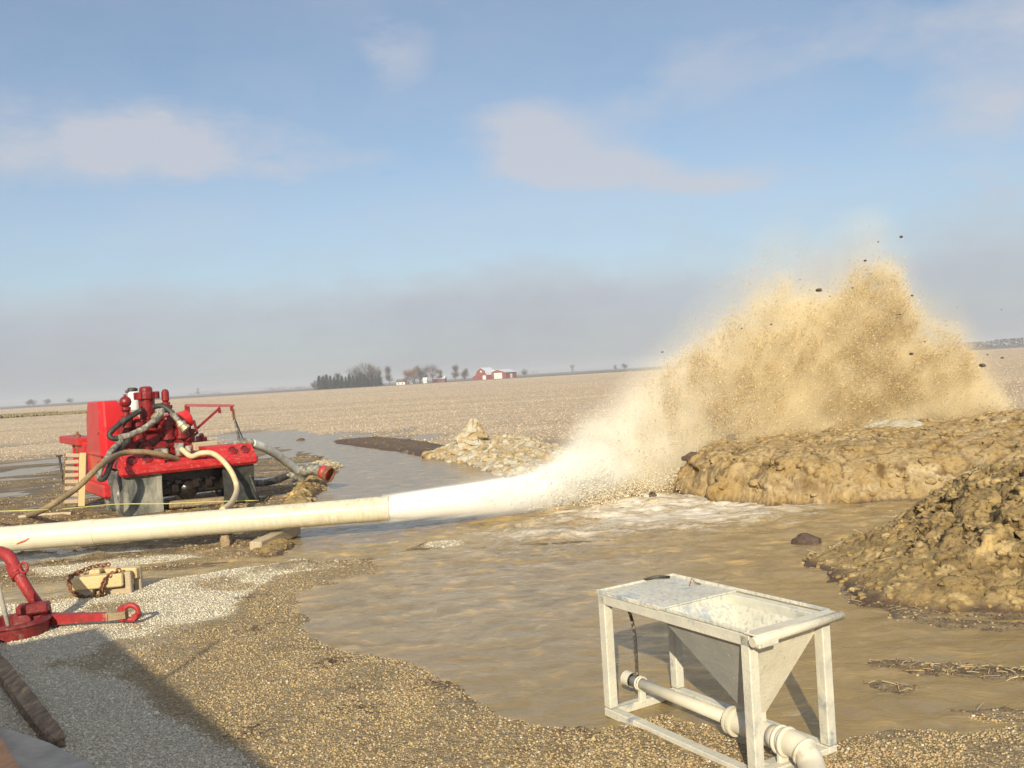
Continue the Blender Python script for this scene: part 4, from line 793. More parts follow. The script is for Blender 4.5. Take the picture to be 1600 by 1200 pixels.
# clods in the air
LBL = ['largest dark clod in the air, between the two crests of the plume', 'topmost dark clod in the sky, above right of the plume', 'small dark clod just at the tip of the tallest crest', 'tiny speck of earth right above the tallest crest', 'small clod beside the steep right flank of the tallest crest', 'small clod against the pale mist below the tallest crest right side', 'small clod over the upper middle of the plume, under the tallest crest',
 'largest dark clod off the right side of the plume, above the field', 'small clod just above right of the big clod at the right of the plume', 'rightmost clod level with the horizon beyond the plume', 'long dark clod in front of the middle right of the plume', 'speck over the left shoulder of the plume, upper of two', 'speck left of the plume shoulder, lower of two', 'lone speck in the sky above the left foot of the mist',
 'speck in front of the right part of the plume above the long clod', 'tiny speck right below the largest clod between the crests', 'tiny speck above the left crest of the plume', 'tiny speck high in the sky at the far right of the plume']
for i, (px, py, sz_) in enumerate([(1280, 453, .055), (1408, 370, .035), (1352, 407, .025), (1372, 378, .018), (1425, 462, .022), (1406, 491, .02), (1332, 450, .02), (1535, 571, .055), (1543, 554, .022), (1566, 559, .026), (1424, 553, .035),
                                   (1205, 507, .022), (1159, 513, .022), (1035, 550, .02), (1445, 534, .018), (1297, 463, .016), (1250, 437, .014), (1565, 484, .012)]):
    where = LBL[i]; _ = ('high above the tallest jet of the plume' if py < 400 else 'in front of the plume' if 1290 < px < 1450 else 'off the right side of the plume' if px > 1450 else 'off the upper left side of the plume')
    clod('flying_clod', px, py, sz_*1.0, M['clod'], where, 0, (1.3, .8, .7), 'clods thrown up by the blast', Y=18.2+.05*i)

# ------------------------------------------------------------------ red pump trailer
TA = math.radians(34); TO = Vector((-7.31, 17.2, 0)); TX = np.array([math.cos(TA), math.sin(TA), 0]); TY = np.array([-math.sin(TA), math.cos(TA), 0])
def TP(px, py, y):
    d = ray(px, py); o = np.array(TO); c0 = np.array([0, 0, CH]); t_ = ((o+TY*y-c0)@TY)/(d@TY); p = c0+d*t_-o
    return Vector((float(p@TX), y, float(p[2])))
tr = empty('pump_trailer', tuple(TO), TA, 'red pump trailer with round tail lights, muddy flaps and a tall pump tower', 'pump trailer')
# bumper with rounded edges and tail light boxes
MB().box((1.28, .06, .93), (2.62, .16, .19), None, .05).build('bumper', M['redw'], tr)
def lamp_box(x0, x1, name='light_panel'):
    o = MB().prism([(x0, .15, 1.02), (x1, .15, 1.02), (x1-.03, .32, 1.24), (x0+.03, .32, 1.24)], (0, -.03, 0), (0, .5, 0)).build(name, M['redw'], tr); return o
for (x0, x1, ls) in ((.02, .82, (.24, .52)), (1.62, 2.58, (2.15, 2.40))):
    pnl = lamp_box(x0, x1)
    for lx in ls:
        nrm_ = Vector((0, -.79, .61)); c = Vector((lx, .205, 1.13))
        MB().torus(c+nrm_*.005, nrm_, .083, .016, 24, 8).lathe(c-nrm_*.02, nrm_, [(0, .078), (.018, .078), (.026, .05), (.028, 0)], 20).build('tail_light', M['redd'], pnl)
dk = MB().box((1.28, 1.3, 1.02), (2.56, 2.1, .10), None, .01); dk.build('deck', M['redw'], tr)
# flaps
def flap(x0, x1, zb, mt, sd):
    n = 14; vs, fs = [], []
    for i in range(n+1):
        for j in range(n+1):
            x = x0+(x1-x0)*i/n; z = zb+(.85-zb)*j/n; y = .12+.03*math.sin(3*x+sd)*(1-j/n)+.02*math.sin(9*z+x*4)
            vs.append((x, y, z))
    o = [(x, y+.015, z) for x, y, z in vs]; k = (n+1)**2
    for i in range(n):
        for j in range(n):
            a = i*(n+1)+j; fs += [(a, a+n+1, a+n+2, a+1), (k+a, k+a+1, k+a+n+2, k+a+n+1)]
    MB().add(vs+o, fs, True).build('mud_flap', mt, tr)
flap(.03, .74, .10, M['flapmud'], 0); flap(1.90, 2.52, .10, M['flapdark'], 2)
MB().tube([TP(390, 742, .0), TP(400, 768, -.02), TP(404, 782, -.02)], .03, 8).build('flap_brace', M['black'], tr)
# wheels (two each side), tyre > rim
for wx_, wy_ in ((.17, .78), (.17, 1.75), (2.40, .78), (2.40, 1.75)):
    ww_ = empty('wheel', (wx_, wy_, .47)); ww_.parent = tr
    MB().lathe((-.13, 0, 0), (1, 0, 0), [(0, .30), (0, .40), (.03, .455), (.07, .47), (.19, .47), (.23, .455), (.26, .40), (.26, .30), (.2, .28), (.06, .28), (0, .30)], 36, False).build('tyre', M['tyre'], ww_)
    MB().lathe((-.10, 0, 0), (1, 0, 0), [(0, .0), (-.03, .07), (0, .09), (.01, .20), (-.02, .27), (-.03, .30), (0, .30), (.2, .30)], 28, False).build('rim', M['rim'], ww_)
# dark running gear
und = MB().box((1.3, .9, .62), (1.9, .9, .55), None, .05).cyl((.2, .78, .47), (2.4, .78, .47), .09).cyl((.2, 1.75, .47), (2.4, 1.75, .47), .09).ball((1.3, .55, .45), .22)
for xq in (.85, 1.05, 1.45, 1.7): und.box((xq, .42, .5+.1*math.sin(xq*9)), (.14, .12, .16), None, .02).cyl((xq, .3, .62), (xq+.15, .4, .60), .035)
und.build('running_gear', M['oil'], tr)
MB().box((.50, 2.9, .88), (.14, 5.2, .18), None, .01).box((2.06, 2.9, .88), (.14, 5.2, .18), None, .01).build('chassis_rails', M['maroon'], tr)
MB().box((1.55, .40, .16), (1.35, .25, .14), Matrix.Rotation(.04, 3, 'Y'), .03).build('mud_pack', M['clodtan'], tr)
# tall engine cover with chamfered rear corner
a_ = [(.0, 1.82, .55), (.0, 1.80, 1.75), (.015, 1.86, 2.27), (.0, 3.0, 2.27), (.0, 3.25, 1.9), (.0, 3.35, 1.35), (.0, 3.75, 1.15), (.0, 3.75, .55)]
b_ = [(.46, *p[1:]) for p in a_]
cov = MB(); n8 = len(a_)
A1 = [Vector((p[0]+.0, p[1], p[2])) for p in a_]; A2 = [Vector((.10, p[1]-(.04 if i < 3 else 0), p[2])) for i, p in enumerate(a_)]; A3 = [Vector((.36 if i == 2 or i == 3 else .46, p[1]-(.04 if i < 3 else 0), p[2])) for i, p in enumerate(a_)]; A4 = [Vector((.95 if i not in (2, 3) else .40, p[1], min(p[2], 2.03))) for i, p in enumerate(a_)]
A1 = [Vector((p.x, p.y+(.07 if i < 3 else 0), p.z)) for i, p in enumerate(A1)]
cov.ring_loft([A1, A2, A3, A4], True, False); cv = cov.build('engine_cover', M['red'], tr)
mdv = cv.modifiers.new('edge', 'BEVEL'); mdv.width = .02; mdv.segments = 2
MB().box((.0, 2.55, 1.16), (.03, 1.5, .02)).box((.0, 1.95, 1.62), (.02, .03, .06)).build('cover_seam', M['maroon'], cv)
MB().box((.03, 2.6, .48), (.26, 2.5, .26), None, .04).build('fender', M['redw'], tr)
# front box, leg, stack
MB().box((.13, 5.3, 1.40), (.42, 2.6, .17), None, .015).build('front_tray', M['redw'], tr)
MB().box((.20, 4.35, 1.0), (.40, 1.0, .75), None, .02).box((.1, 5.5, .9), (.12, .12, .85)).build('front_cabinet', M['red'], tr)
MB().cyl((.02, 4.6, 1.02), (.02, 4.6, 1.55), .07).cyl((.02, 4.6, 1.5), (.02, 4.6, 1.62), .03).build('exhaust_stub', M['rust'], tr)
MB().cyl((-.28, 4.9, .42), (-.34, 4.9, 1.08), .025).box((-.34, 4.9, 1.09), (.12, .05, .04)).build('prop_rod', M['black'], tr)
# pump body
pb = MB()
pb.box((.95, 1.55, 1.32), (1.30, .70, .52), None, .05).box((.55, 1.45, 1.62), (.52, .55, .36), None, .08).box((1.25, 1.45, 1.55), (.62, .55, .34), None, .08)
for xq, zq, rq in ((.42, 1.30, .13), (.70, 1.28, .15), (1.02, 1.28, .15), (1.34, 1.30, .13), (1.60, 1.22, .10)):
    pb.lathe((xq, 1.30, zq), (0, -1, 0), [(0, rq*1.1), (.10, rq*1.1), (.10, rq*.85), (.16, rq*.85), (.16, rq*.5), (.22, rq*.45)], 14)
    for k in range(6): pb.cyl((xq+rq*.95*math.cos(k*1.047), 1.22, zq+rq*.95*math.sin(k*1.047)), (xq+rq*.95*math.cos(k*1.047), 1.165, zq+rq*.95*math.sin(k*1.047)), .018, None, 6)
for xq, yq, zq, rq, hq in ((.45, 1.35, 1.78, .10, .18), (1.08, 1.3, 1.68, .11, .22), (1.35, 1.3, 1.68, .10, .16), (1.52, 1.6, 1.60, .09, .2)):
    pb.lathe((xq, yq, zq), (0, 0, 1), [(0, rq), (hq*.7, rq), (hq*.7, rq*1.25), (hq, rq*1.25), (hq, rq*.5), (hq*1.3, rq*.45)], 12)
for xq, rq, hq in ((.36, .10, 1.92), (.60, .11, 1.86), (1.16, .12, 1.84), (1.42, .11, 1.80)):
    pb.lathe((xq, 1.18, 1.42), (0, 0, 1), [(0, rq*1.15), (.05, rq*1.15), (.05, rq*.9), (hq-1.55, rq*.9), (hq-1.55, rq*1.25), (hq-1.47, rq*1.25), (hq-1.47, rq*.7), (hq-1.40, rq*.5), (hq-1.40, 0)], 14)
    for k in range(6): pb.cyl((xq+rq*1.05*math.cos(k*1.047), 1.18+rq*1.05*math.sin(k*1.047), hq-.06), (xq+rq*1.05*math.cos(k*1.047), 1.18+rq*1.05*math.sin(k*1.047), hq-.01), .02, None, 6)
pb.tube([(.36, 1.12, 1.62), (.75, 1.10, 1.66), (1.16, 1.12, 1.60)], .035, 8).tube([(1.5, 1.12, 1.35), (1.72, 1.1, 1.5), (1.72, 1.3, 1.75)], .03, 8)
pb.box((1.42, 1.35, 1.42), (.62, .06, .34), None, .01).box((1.45, 1.32, 1.40), (.22, .05, .22), None, .02)
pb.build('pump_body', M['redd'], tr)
gb2 = MB().lathe((1.55, 1.5, 1.78), (.9, 0, .25), [(-.16, .12), (-.16, .18), (.14, .18), (.17, .13), (.19, 0)], 20).box((1.40, 1.75, 1.72), (.24, .4, .42), None, .05); gb2.build('gear_case', M['red'], tr)
# central tower with flange and lugs
tw = MB().lathe((.88, 1.55, 1.55), (-.01, 0, 1), [(0, .15), (.12, .15), (.12, .19), (.20, .19), (.20, .145), (.72, .16), (.72, .215), (.84, .215), (.84, .13), (.93, .125), (.965, .09), (.97, 0)], 24)
for k in range(8): tw.box((.88+.215*math.cos(k*.785), 1.55+.215*math.sin(k*.785), 2.33), (.07, .07, .15), Matrix.Rotation(k*.785, 3, 'Z'), .012)
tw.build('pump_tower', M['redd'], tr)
p0, p1 = Vector((.62, 1.25, 1.55)), Vector((1.03, 1.20, 1.93))
MB().tube([Vector((.40, 1.3, 1.45)), p0, p0.lerp(p1, .7)], .085, 14).tube([p0.lerp(p1, .5), p0.lerp(p1, .6)], .11, 12).build('slanted_outlet', M['redd'], tr)
MB().tube([p0.lerp(p1, .7), p1], .10, 14).build('outlet_cap', mat('khaki_cap', [(.20, .16, .08), (.28, .22, .12)], .8, 0, 9, bump=.2), tr)
bv = TP(196, 628, 1.0); MB().ball(bv, .115, 16).lathe(bv+Vector((0, 0, -.5)), (0, 0, 1), [(0, .09), (.1, .09), (.12, .06), (.30, .055), (.34, .09), (.40, .09)], 14).cyl(bv+Vector((0, 0, .08)), bv+Vector((0, 0, .15)), .03).build('air_chamber', M['redd'], tr)
fc = TP(209, 640, 2.2); MB().lathe(fc, (.06, 0, 1), [(0, .11), (.36, .11), (.39, .08), (.39, 0)], 20).build('white_canister', M['white'], tr)
MB().lathe(fc+Vector((.0, 0, .38)), (.06, 0, 1), [(0, .10), (.06, .10), (.08, .06), (.08, 0)], 14).cyl(fc+Vector((-.14, 0, .38)), fc+Vector((.02, 0, .40)), .03).build('canister_cap', M['black'], tr)
rv = TP(260, 645, 1.3); MB().lathe(rv, (0, 0, 1), [(0, .05), (.16, .05), (.16, .085), (.22, .085), (.22, .05), (.26, .075), (.42, .075), (.47, .05), (.49, 0)], 14).cyl(rv+Vector((0, 0, .12)), rv+Vector((.12, 0, .12)), .035).build('relief_valve', M['redd'], tr)
# boom
bp0, bp1 = TP(297, 705, 1.5), TP(292, 633, 1.5); ba = Vector((bp1.x+.95, 1.25, 2.04)); 
ae = TP(366, 634, 1.1)
MB().box((bp0+bp1)/2, (.09, .09, (bp1-bp0).length), Matrix.Rotation(0, 3, 'Y'), .01).tube([bp1+Vector((-.04, 0, 0)), ae], .04, 4, True, False).tube([TP(295, 681, 1.45), TP(344, 637, 1.2)], .032, 4, True, False).box(TP(343, 639, 1.2)+Vector((0, 0, -.05)), (.05, .05, .08)).box(ae+Vector((-.06, 0, -.05)), (.05, .05, .10)).build('boom', M['maroon'], tr)
# black hose loop with coupling
def th(name, px, r, mt, n=10, parent=tr, k=8): return MB().tube(spl([TP(*q) for q in px], k), r, n).build(name, mt, parent)
th('black_hose', [(221, 641, 1.0), (205, 650, .95), (190, 660, .9), (176, 672, .85), (171, 679, .85), (176, 685, .82), (192, 684, .8), (211, 676, .8), (232, 664, .8), (248, 648, .8), (254, 641, .9)], .052, M['black'])
th('muddy_hose', [(185, 684, .75), (205, 679, .72), (232, 665, .74), (249, 648, .76), (254, 641, .86)], .060, M['hosegrey'])
th('black_hose', [(240, 636, 1.2), (250, 634, 1.1), (261, 638, 1.0), (270, 646, .95)], .055, M['black'])
ch_ = th('hose_end', [(266, 643, 1.0), (274, 652, .9), (281, 661, .85)], .058, M['hosegrey'])
c0, c1 = TP(279, 659, .86), TP(288, 668, .80); cdv = (c1-c0).normalized(); MB().lathe(c0, cdv, [(0, .065), (.05, .065), (.05, .09), (.10, .095), (.12, .08), (.16, .08), (.17, .10), (.22, .10), (.22, .04)], 14).build('coupling', M['brass'], ch_)
th('grey_hose', [(190, 690, .75), (178, 700, .5), (168, 714, .3), (159, 728, .1), (155, 740, .0), (156, 746, .0)], .055, M['hosegrey'])
th('black_hose', [(203, 684, .75), (195, 694, .7), (184, 706, .6), (174, 722, .4), (168, 738, .1), (162, 748, -.02), (154, 748, -.05)], .052, M['black'])
MB().box((.95, .95, 1.15), (.24, .30, .22), None, .03).cyl((1.25, .7, 1.1), (1.25, .7, 1.35), .09).cyl((1.42, .7, 1.1), (1.42, .7, 1.28), .07).build('valve_block', M['hosegrey'], tr)
MB().box((1.86, 1.3, 1.22), (.5, .6, .18), None, .02).build('timber_pad', M['wood'], tr)
MB().lathe((1.78, 1.4, 1.33), (1, 0, 0), [(0, .10), (.08, .10), (.08, .15), (.13, .15), (.13, .07), (.2, .07)], 14).build('side_valve', M['redd'], tr)

# sling hanging from the boom end, chain of links
def TW(p): return TO+Vector(tuple(TX))*p.x+Vector(tuple(TY))*p.y+Vector((0, 0, p.z))
slg = empty('sling', tuple(TW(ae)), 0, 'short chain and strap sling hanging from the end of the red boom', 'sling')
pts = [TW(TP(*q))-TW(ae) for q in ((364, 641, 1.1), (366, 655, 1.1), (370, 672, 1.1), (375, 690, 1.1))]
cm = MB()
for k in range(7):
    c = pts[0].lerp(pts[1], k/6); cm.torus(c, (1, 0, 0) if k % 2 else (0, 1, 0), .028, .009, 10, 5)
cm.build('chain', M['rust'], slg); MB().tube([pts[1], pts[2], pts[3]], [.014, .03, .035], 6).tube([pts[1]+Vector((0, .05, 0)), pts[2]+Vector((.02, .1, 0)), pts[3]+Vector((.05, .15, -.03))], .015, 5).build('strap', M['hosegrey'], slg)
# suction hose with Y fitting
def W3(px, py, Y): return Vector(tuple(AT(px, py, Y)))
se = W3(375, 692, 18.8)
sh = empty('suction_hose', tuple(G(470, 748)), 0, 'white and grey flexible suction hose drooping from the boom into the pond edge', 'suction hose'); so_ = Vector(tuple(G(470, 748)))
def sub(*q): return [W3(*p)-so_ for p in q]
MB().tube(spl(sub((366, 696, 18.9), (374, 691, 18.9), (386, 691, 19.0), (398, 694, 19.2)), 6), .085, 12).build('cuff', M['hosegrey'], sh)
hm = mat('white_ribbed_hose', [(.50, .52, .50), (.66, .66, .60)], .6, 0, 7, bump=.1, spots=[((.36, .30, .21), 4, .6, .06)])
pp = spl(sub((394, 693, 19.1), (412, 699, 19.4), (430, 709, 19.8), (447, 721, 20.2), (460, 731, 20.5), (470, 739, 20.7)), 16); MB().tube(pp, [.088+.006*(i % 2) for i in range(len(pp))], 12).build('white_hose', hm, sh)
pp = spl(sub((340, 748, 20.9), (380, 753, 20.9), (405, 755, 20.9), (430, 751, 20.8), (452, 742, 20.8), (470, 738, 20.7)), 10); MB().tube(pp, [.075+.006*(i % 2) for i in range(len(pp))], 12).build('grey_hose', M['hosegrey'], sh)
MB().tube(spl(sub((455, 745, 20.7), (466, 740, 20.7), (480, 734, 20.6), (494, 734, 20.5), (503, 737, 20.4)), 6), .13, 14).tube(sub((466, 736, 20.75), (473, 743, 20.6)), .14, 12).build('wye_fitting', M['hosegrey'], sh)
c = sub((503, 737, 20.4), (515, 742, 20.3)); MB().tube([c[0], c[0].lerp(c[1], .55)], [.145, .15], 16).build('red_collar', M['red'], sh)
MB().tube([c[0].lerp(c[1], .55), c[1]], [.15, .165], 16, False).torus(c[1], c[1]-c[0], .155, .02, 16, 6).build('open_mouth', M['rust'], sh)
# tan hose over the pump and cream hose
r0 = TW(Vector((0, 0, 0)))
th1 = [G(-60, 824, .03), G(0, 817, .05), G(40, 806, .05), AT(66, 797, 15.6), AT(118, 764, 15.8), AT(157, 727, 16.2), tuple(TW(TP(189, 709, -.02))), tuple(TW(TP(223, 706, .05))), tuple(TW(TP(255, 711, .1))), tuple(TW(TP(278, 718, .3)))]
tag(MB().tube(spl([tuple(p) for p in th1], 12), .052, 12).build('tan_hose', M['tanhose'], None), 'dirty tan hose arching from the left ground over the trailer bumper', 'hose')
th2 = [TW(TP(276, 697, .9)), TW(TP(285, 703, .6)), TW(TP(299, 713, .25)), TW(TP(315, 708, -.05)), TW(TP(333, 709, -.12)), TW(TP(350, 722, -.2)), TW(TP(364, 742, -.3)), TW(TP(370, 764, -.5)), Vector(tuple(AT(362, 785, 16.3))), Vector(tuple(AT(347, 797, 15.6)))]
tag(MB().tube(spl(th2, 12), .052, 12).build('cream_hose', M['creamhose'], None), 'clean cream hose looping over the bumper and down behind the white pipe', 'hose')
# yellow string line
yl = [G(-80, 802, .02), AT(0, 799, 15.5), AT(100, 795, 15.6), AT(180, 788, 16.2), AT(260, 787, 16.6), AT(330, 784, 17), AT(404, 782, 17.5)]
tag(MB().tube(spl([tuple(p) for p in yl], 6), .010, 5).build('yellow_string', M['rope'], None), 'thin yellow string stretched low behind the trailer flaps', 'string')
# leaning pallet
pa = empty('wood_pallet', (float(TO.x+TX[0]*-.27+TY[0]*3.35), float(TO.y+TX[1]*-.27+TY[1]*3.35), .07), math.radians(30), 'small yellow wooden pallet standing on edge against the trailer front', 'pallet'); pa.rotation_euler = (math.radians(-6), math.radians(5), math.radians(28))
MB().box((.08, -.05, .56), (.13, .09, 1.14), None, .01).build('end_board', M['woodlt'], pa)
m = MB()
for k in range(8): m.box((-.12, .0, .10+.14*k), (.26, .09, .085), Matrix.Rotation(.06*math.sin(k*3), 3, 'Y'), .01)
m.build('cross_boards', M['wood'], pa); MB().box((-.25, .06, .56), (.05, .10, 1.14), None, .01).build('back_board', M['woodbr'], pa)
# boards lying on the mud left of the flap
for i, (a, b, lb) in enumerate((((30, 809), (112, 803), 'muddy yellow board lying flat under the tan hose'), ((70, 826), (118, 822), 'brown stick on the mud just above the white pipe'))):
    A_, B_ = Vector(tuple(G(*a, .06))), Vector(tuple(G(*b, .07))); tag(MB().tube([A_, A_.lerp(B_, .5)+Vector((0, 0, .01)), B_], .05 if i == 0 else .035, 5, True, False).build('board' if i == 0 else 'stick', M['wood'] if i == 0 else M['woodbr']), lb, 'board' if i == 0 else 'stick')

# pale boil of water on top of the bank at the foot of the plume
bx, by = np.meshgrid(np.linspace(-2.6, 2.2, 90), np.linspace(-.9, .9, 34)); ell = 1-(bx/2.5)**2-(by/.85)**2
bz = .22*np.clip(ell, 0, 1)**.6*(.55+.7*np.exp(-((bx-.5)**2/.5)))*(1+.5*fbm(bx, by*1.6, 0, 1.6, 5, 360))+.05*fbm(bx, by, 1, 5, 4, 361)-.05
ib = np.arange(bx.size).reshape(bx.shape); fb_ = np.stack([ib[:-1, :-1], ib[:-1, 1:], ib[1:, 1:], ib[1:, :-1]], -1).reshape(-1, 4)
pb_ = AT(1365, 676, 19.2)
bm2 = mat('boiling_pale_water', [(.40, .33, .20), (.50, .46, .36), (.58, .57, .51)], .35, 0, 2.2, bump=.7, bscale=9, dist=.06, spots=[((.44, .33, .17), 2.4, .60, .05)])
npmesh('water_boil', np.stack([bx+pb_[0]-5.5, by+pb_[1]-20, bz+pb_[2]-.02], -1).reshape(-1, 3), fb_, bm2, plume, True)

# ------------------------------------------------------------------ mixing hopper on a steel frame
HA = Vector((.4804, 6.167, 0)); hu = (.5216, -.8532); hz = math.atan2(hu[1], hu[0])
hp = empty('mixing_hopper', tuple(HA), hz, 'white splashed steel frame table with a funnel hopper standing in the puddle edge', 'mixing hopper')
HL, HW, HT = 1.36, .65, .815; tk = .068
def qh(u, v, z): return (u, v, z)
t2 = tk/2
for u, v in ((t2, t2), (t2, HW-t2), (HL-t2, t2), (HL-t2, HW-t2)): MB().box((u, v, (HT-.005)/2+.03), (tk, tk, HT-.065), None, .006).build('leg', M['galv'], hp)
def rails(name, z, h, mt, w=tk):
    m = MB()
    for v in (t2, HW-t2): m.box((HL/2, v, z), (HL, w, h), None, .005)
    for u in (t2, HL-t2): m.box((u, HW/2, z), (w-.004, HW-2*w, h-.004), None, .004)
    return m.build(name, mt, hp)
rails('top_frame', HT-.032, .066, M['galv']); rails('bottom_frame', .027, .055, M['galv'], .07)
pu = .60                                                      # where the plate ends and the funnel begins
m = MB().box((pu/2+.01, HW/2, HT+.006), (pu+.02, HW+.012, .010), None, .002)
for v in (.0, HW): m.box((HL/2, v, HT+.018), (HL, .012, .02), None, .003)
m.box((.0, HW/2, HT+.016), (.012, HW, .016), None, .003); m.build('top_plate', M['galvtop'], hp)
MB().tube([(-.005, HW*.62, HT+.02), (.03, HW*.75, HT+.035), (.05, HW*.9, HT+.02)], .010, 6).build('plate_slot', M['black'], hp)
MB().tube([(.32, HW*.80, HT+.01), (.325, HW*.83, HT+.06), (.34, HW*.86, HT+.03), (.36, HW*.90, HT+.02)], .005, 5).build('wire_clip', M['rust'], hp)
# inverted pyramid funnel, double skinned
u0, u1, v0, v1 = pu, HL-.04, .03, HW-.03; ub, vb, zb_ = 1.10, .275, .27
def skin(off, zt, zb2): return [(u0+off, v0+off, zt), (u1-off, v0+off, zt), (u1-off, v1-off, zt), (u0+off, v1-off, zt)], [(ub-.045+off, vb-.045+off, zb2), (ub+.045-off, vb-.045+off, zb2), (ub+.045-off, vb+.045-off, zb2), (ub-.045+off, vb+.045-off, zb2)]
To, Bo = skin(0, HT-.05, zb_); Ti, Bi = skin(.006, HT+.002, zb_+.004)
def four(a, b): m = MB(); m.add(a+b, [(i, (i+1) % 4, 4+(i+1) % 4, 4+i) for i in range(4)]); return m
fo_ = four(To, Bo); 
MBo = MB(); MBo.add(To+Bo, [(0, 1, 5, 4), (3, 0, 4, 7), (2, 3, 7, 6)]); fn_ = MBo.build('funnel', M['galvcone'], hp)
MB().add([(p[0]+.001, p[1], p[2]) for p in (To[1], To[2], Bo[2], Bo[1])], [(0, 1, 2, 3)]).build('funnel_end_plate', M['galvcream'], fn_)
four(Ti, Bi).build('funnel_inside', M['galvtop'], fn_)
MB().box((ub, vb, zb_-.03), (.09, .09, .10), None, .005).build('funnel_throat', M['creampipe'], fn_)
# lip with rolled bar at the discharge end
MB().box((HL+.02, HW/2, HT+.012), (.09, HW+.02, .012), None, .003).tube([(HL+.065, -.04, HT-.015), (HL+.065, HW+.02, HT+.0)], .026, 12).build('lip_bar', M['galvcream'], hp)
MB().box((HL+.045, .06, HT-.035), (.09, .15, .035), None, .006).build('lip_bracket', M['galv'], hp)
# pipe run under the hopper
vz, pz_ = .275, .160
MB().tube([(-.06, vz, pz_+.005), (.91, vz, pz_)], .038, 18).build('thin_pipe', M['creampipe'], hp)
MB().tube([(-.10, vz, pz_+.005), (-.03, vz, pz_+.005)], .050, 18, False).tube([(-.098, vz, pz_+.005), (-.06, vz, pz_+.005)], .043, 16, False).torus((-.10, vz, pz_+.005), (1, 0, 0), .045, .007, 18, 6).build('pipe_mouth', M['creampipe'], hp)
MB().cyl((-.075, vz, pz_+.005), (-.07, vz, pz_+.005), .043).build('pipe_bore', M['rust'], hp)
MB().lathe((.90, vz, pz_), (1, 0, 0), [(0, .05), (0, .084), (.012, .084), (.012, .072), (.03, .072), (.03, .086), (.05, .086), (.05, .064), (.34, .064), (.34, .05)], 24).build('mixing_chamber', M['creampipe'], hp)
MB().tube([(1.22, vz, pz_), (1.30, vz, pz_)], .066, 20).torus((1.285, vz, pz_), (1, 0, 0), .070, .013, 24, 8).torus((1.335, vz, pz_), (1, 0, 0), .074, .013, 24, 8).box((1.31, vz, .06), (.035, .11, .11), None, .01).build('pipe_clamp', M['creampipe'], hp)
MB().tube(spl([(1.30, vz, pz_), (1.38, vz, pz_+.003), (1.44, vz, pz_-.01), (1.50, vz-.02, .125), (1.55, vz-.05, .09), (1.62, vz-.12, .07), (1.70, vz-.2, .07)], 6), .072, 20).torus((1.46, vz-.005, .145), (1, -.1, -.3), .074, .010, 20, 8).build('elbow', M['creampipe'], hp)
MB().torus((.045, vz, pz_+.005), (1, 0, 0), .044, .007, 18, 6).torus((.068, vz, pz_+.005), (1, 0, 0), .044, .007, 18, 6).box((.055, vz+.005, .085), (.03, .05, .10), None, .004).build('pipe_bracket', M['galv'], hp)
MB().box((1.31, vz, .02), (.20, .2, .04), None, .01).build('pipe_foot', M['galv'], hp)
ht = mat('spotted_black_hose', [(.05, .045, .04), (.08, .07, .06)], .6, 0, 30, bump=.1, spots=[((.55, .5, .4), 40, .58, .04)])
MB().tube(spl([(.06, .14, HT-.06), (.10, .18, HT-.14), (.09, .22, .52), (.055, .25, .38), (.02, vz, .20)], 8), .011, 8).build('drip_hose', ht, hp)

# ------------------------------------------------------------------ red tong and other gear at lower left
TR = mat('faded_tong_red', [(.27, .018, .02), (.40, .03, .03)], .5, 0, 9, bump=.25, spots=[((.34, .24, .16), 16, .63, .05), ((.12, .04, .03), 6, .6, .06)]); TR2 = mat('dark_tong_red', [(.14, .010, .012), (.24, .02, .02)], .5, 0, 9, bump=.3, spots=[((.2, .14, .1), 12, .62, .06)])
to_ = Vector(tuple(G(60, 985))); tg = empty('red_tong', tuple(to_), 0, 'red steel pipe tong with a curved lifting arm lying on the gravel', 'pipe tong')
def tt(*q): return [Vector(tuple(AT(px, py, Y)))-to_ for px, py, Y in q]
MB().tube(spl(tt((-25, 872, 9.7), (-4, 863, 9.65), (12, 868, 9.6), (22, 884, 9.55), (28, 896, 9.5)), 6), .062, 12).tube(tt((20, 884, 9.56), (30, 902, 9.5)), .073, 12).tube(spl(tt((27, 895, 9.5), (45, 925, 9.5), (62, 948, 9.55), (70, 958, 9.6)), 5), .056, 12).build('lifting_arm', TR, tg)
rp = tt((37, 887, 9.42))[0]; MB().torus(rp, (.3, 1, 0), .05, .012, 18, 8).build('lifting_ring', TR, tg)
ap, bpq = [Vector(tuple(G(*q)))-to_ for q in ((66, 968, .10), (172, 963, .13))]; d1 = (bpq-ap)
mm_ = MB().tube([ap, ap.lerp(bpq, .5), bpq], [.085, .062, .05], 4, True, False); mm_.build('long_arm', TR, tg)
c2 = [Vector(tuple(G(*q)))-to_ for q in ((168, 963, .13), (198, 960, .14))]; MB().tube(c2, [.055, .05], 4, True, False).build('pale_patch', M['clodtan'], tg)
cl_ = [Vector(tuple(G(*q)))-to_ for q in ((196, 957, .15), (213, 957, .15))]; mx_ = (cl_[0]+cl_[1])/2
MB().torus(mx_, (0, 1, 0), .075, .028, 16, 8).box(cl_[0]+Vector((-.03, 0, -.01)), (.07, .10, .16), None, .015).cyl(cl_[1]+Vector((0, -.07, -.03)), cl_[1]+Vector((0, .07, -.03)), .03).build('clevis', TR, tg)
jw = Vector(tuple(G(20, 972, .15)))-to_; MB().lathe(jw+Vector((0, 0, -.13)), (0, 0, 1), [(0, .24), (0, .32), (.11, .33), (.13, .35), (.15, .33), (.15, .25), (.02, .24), (0, .24)], 30, False).build('jaw_housing', TR2, tg)
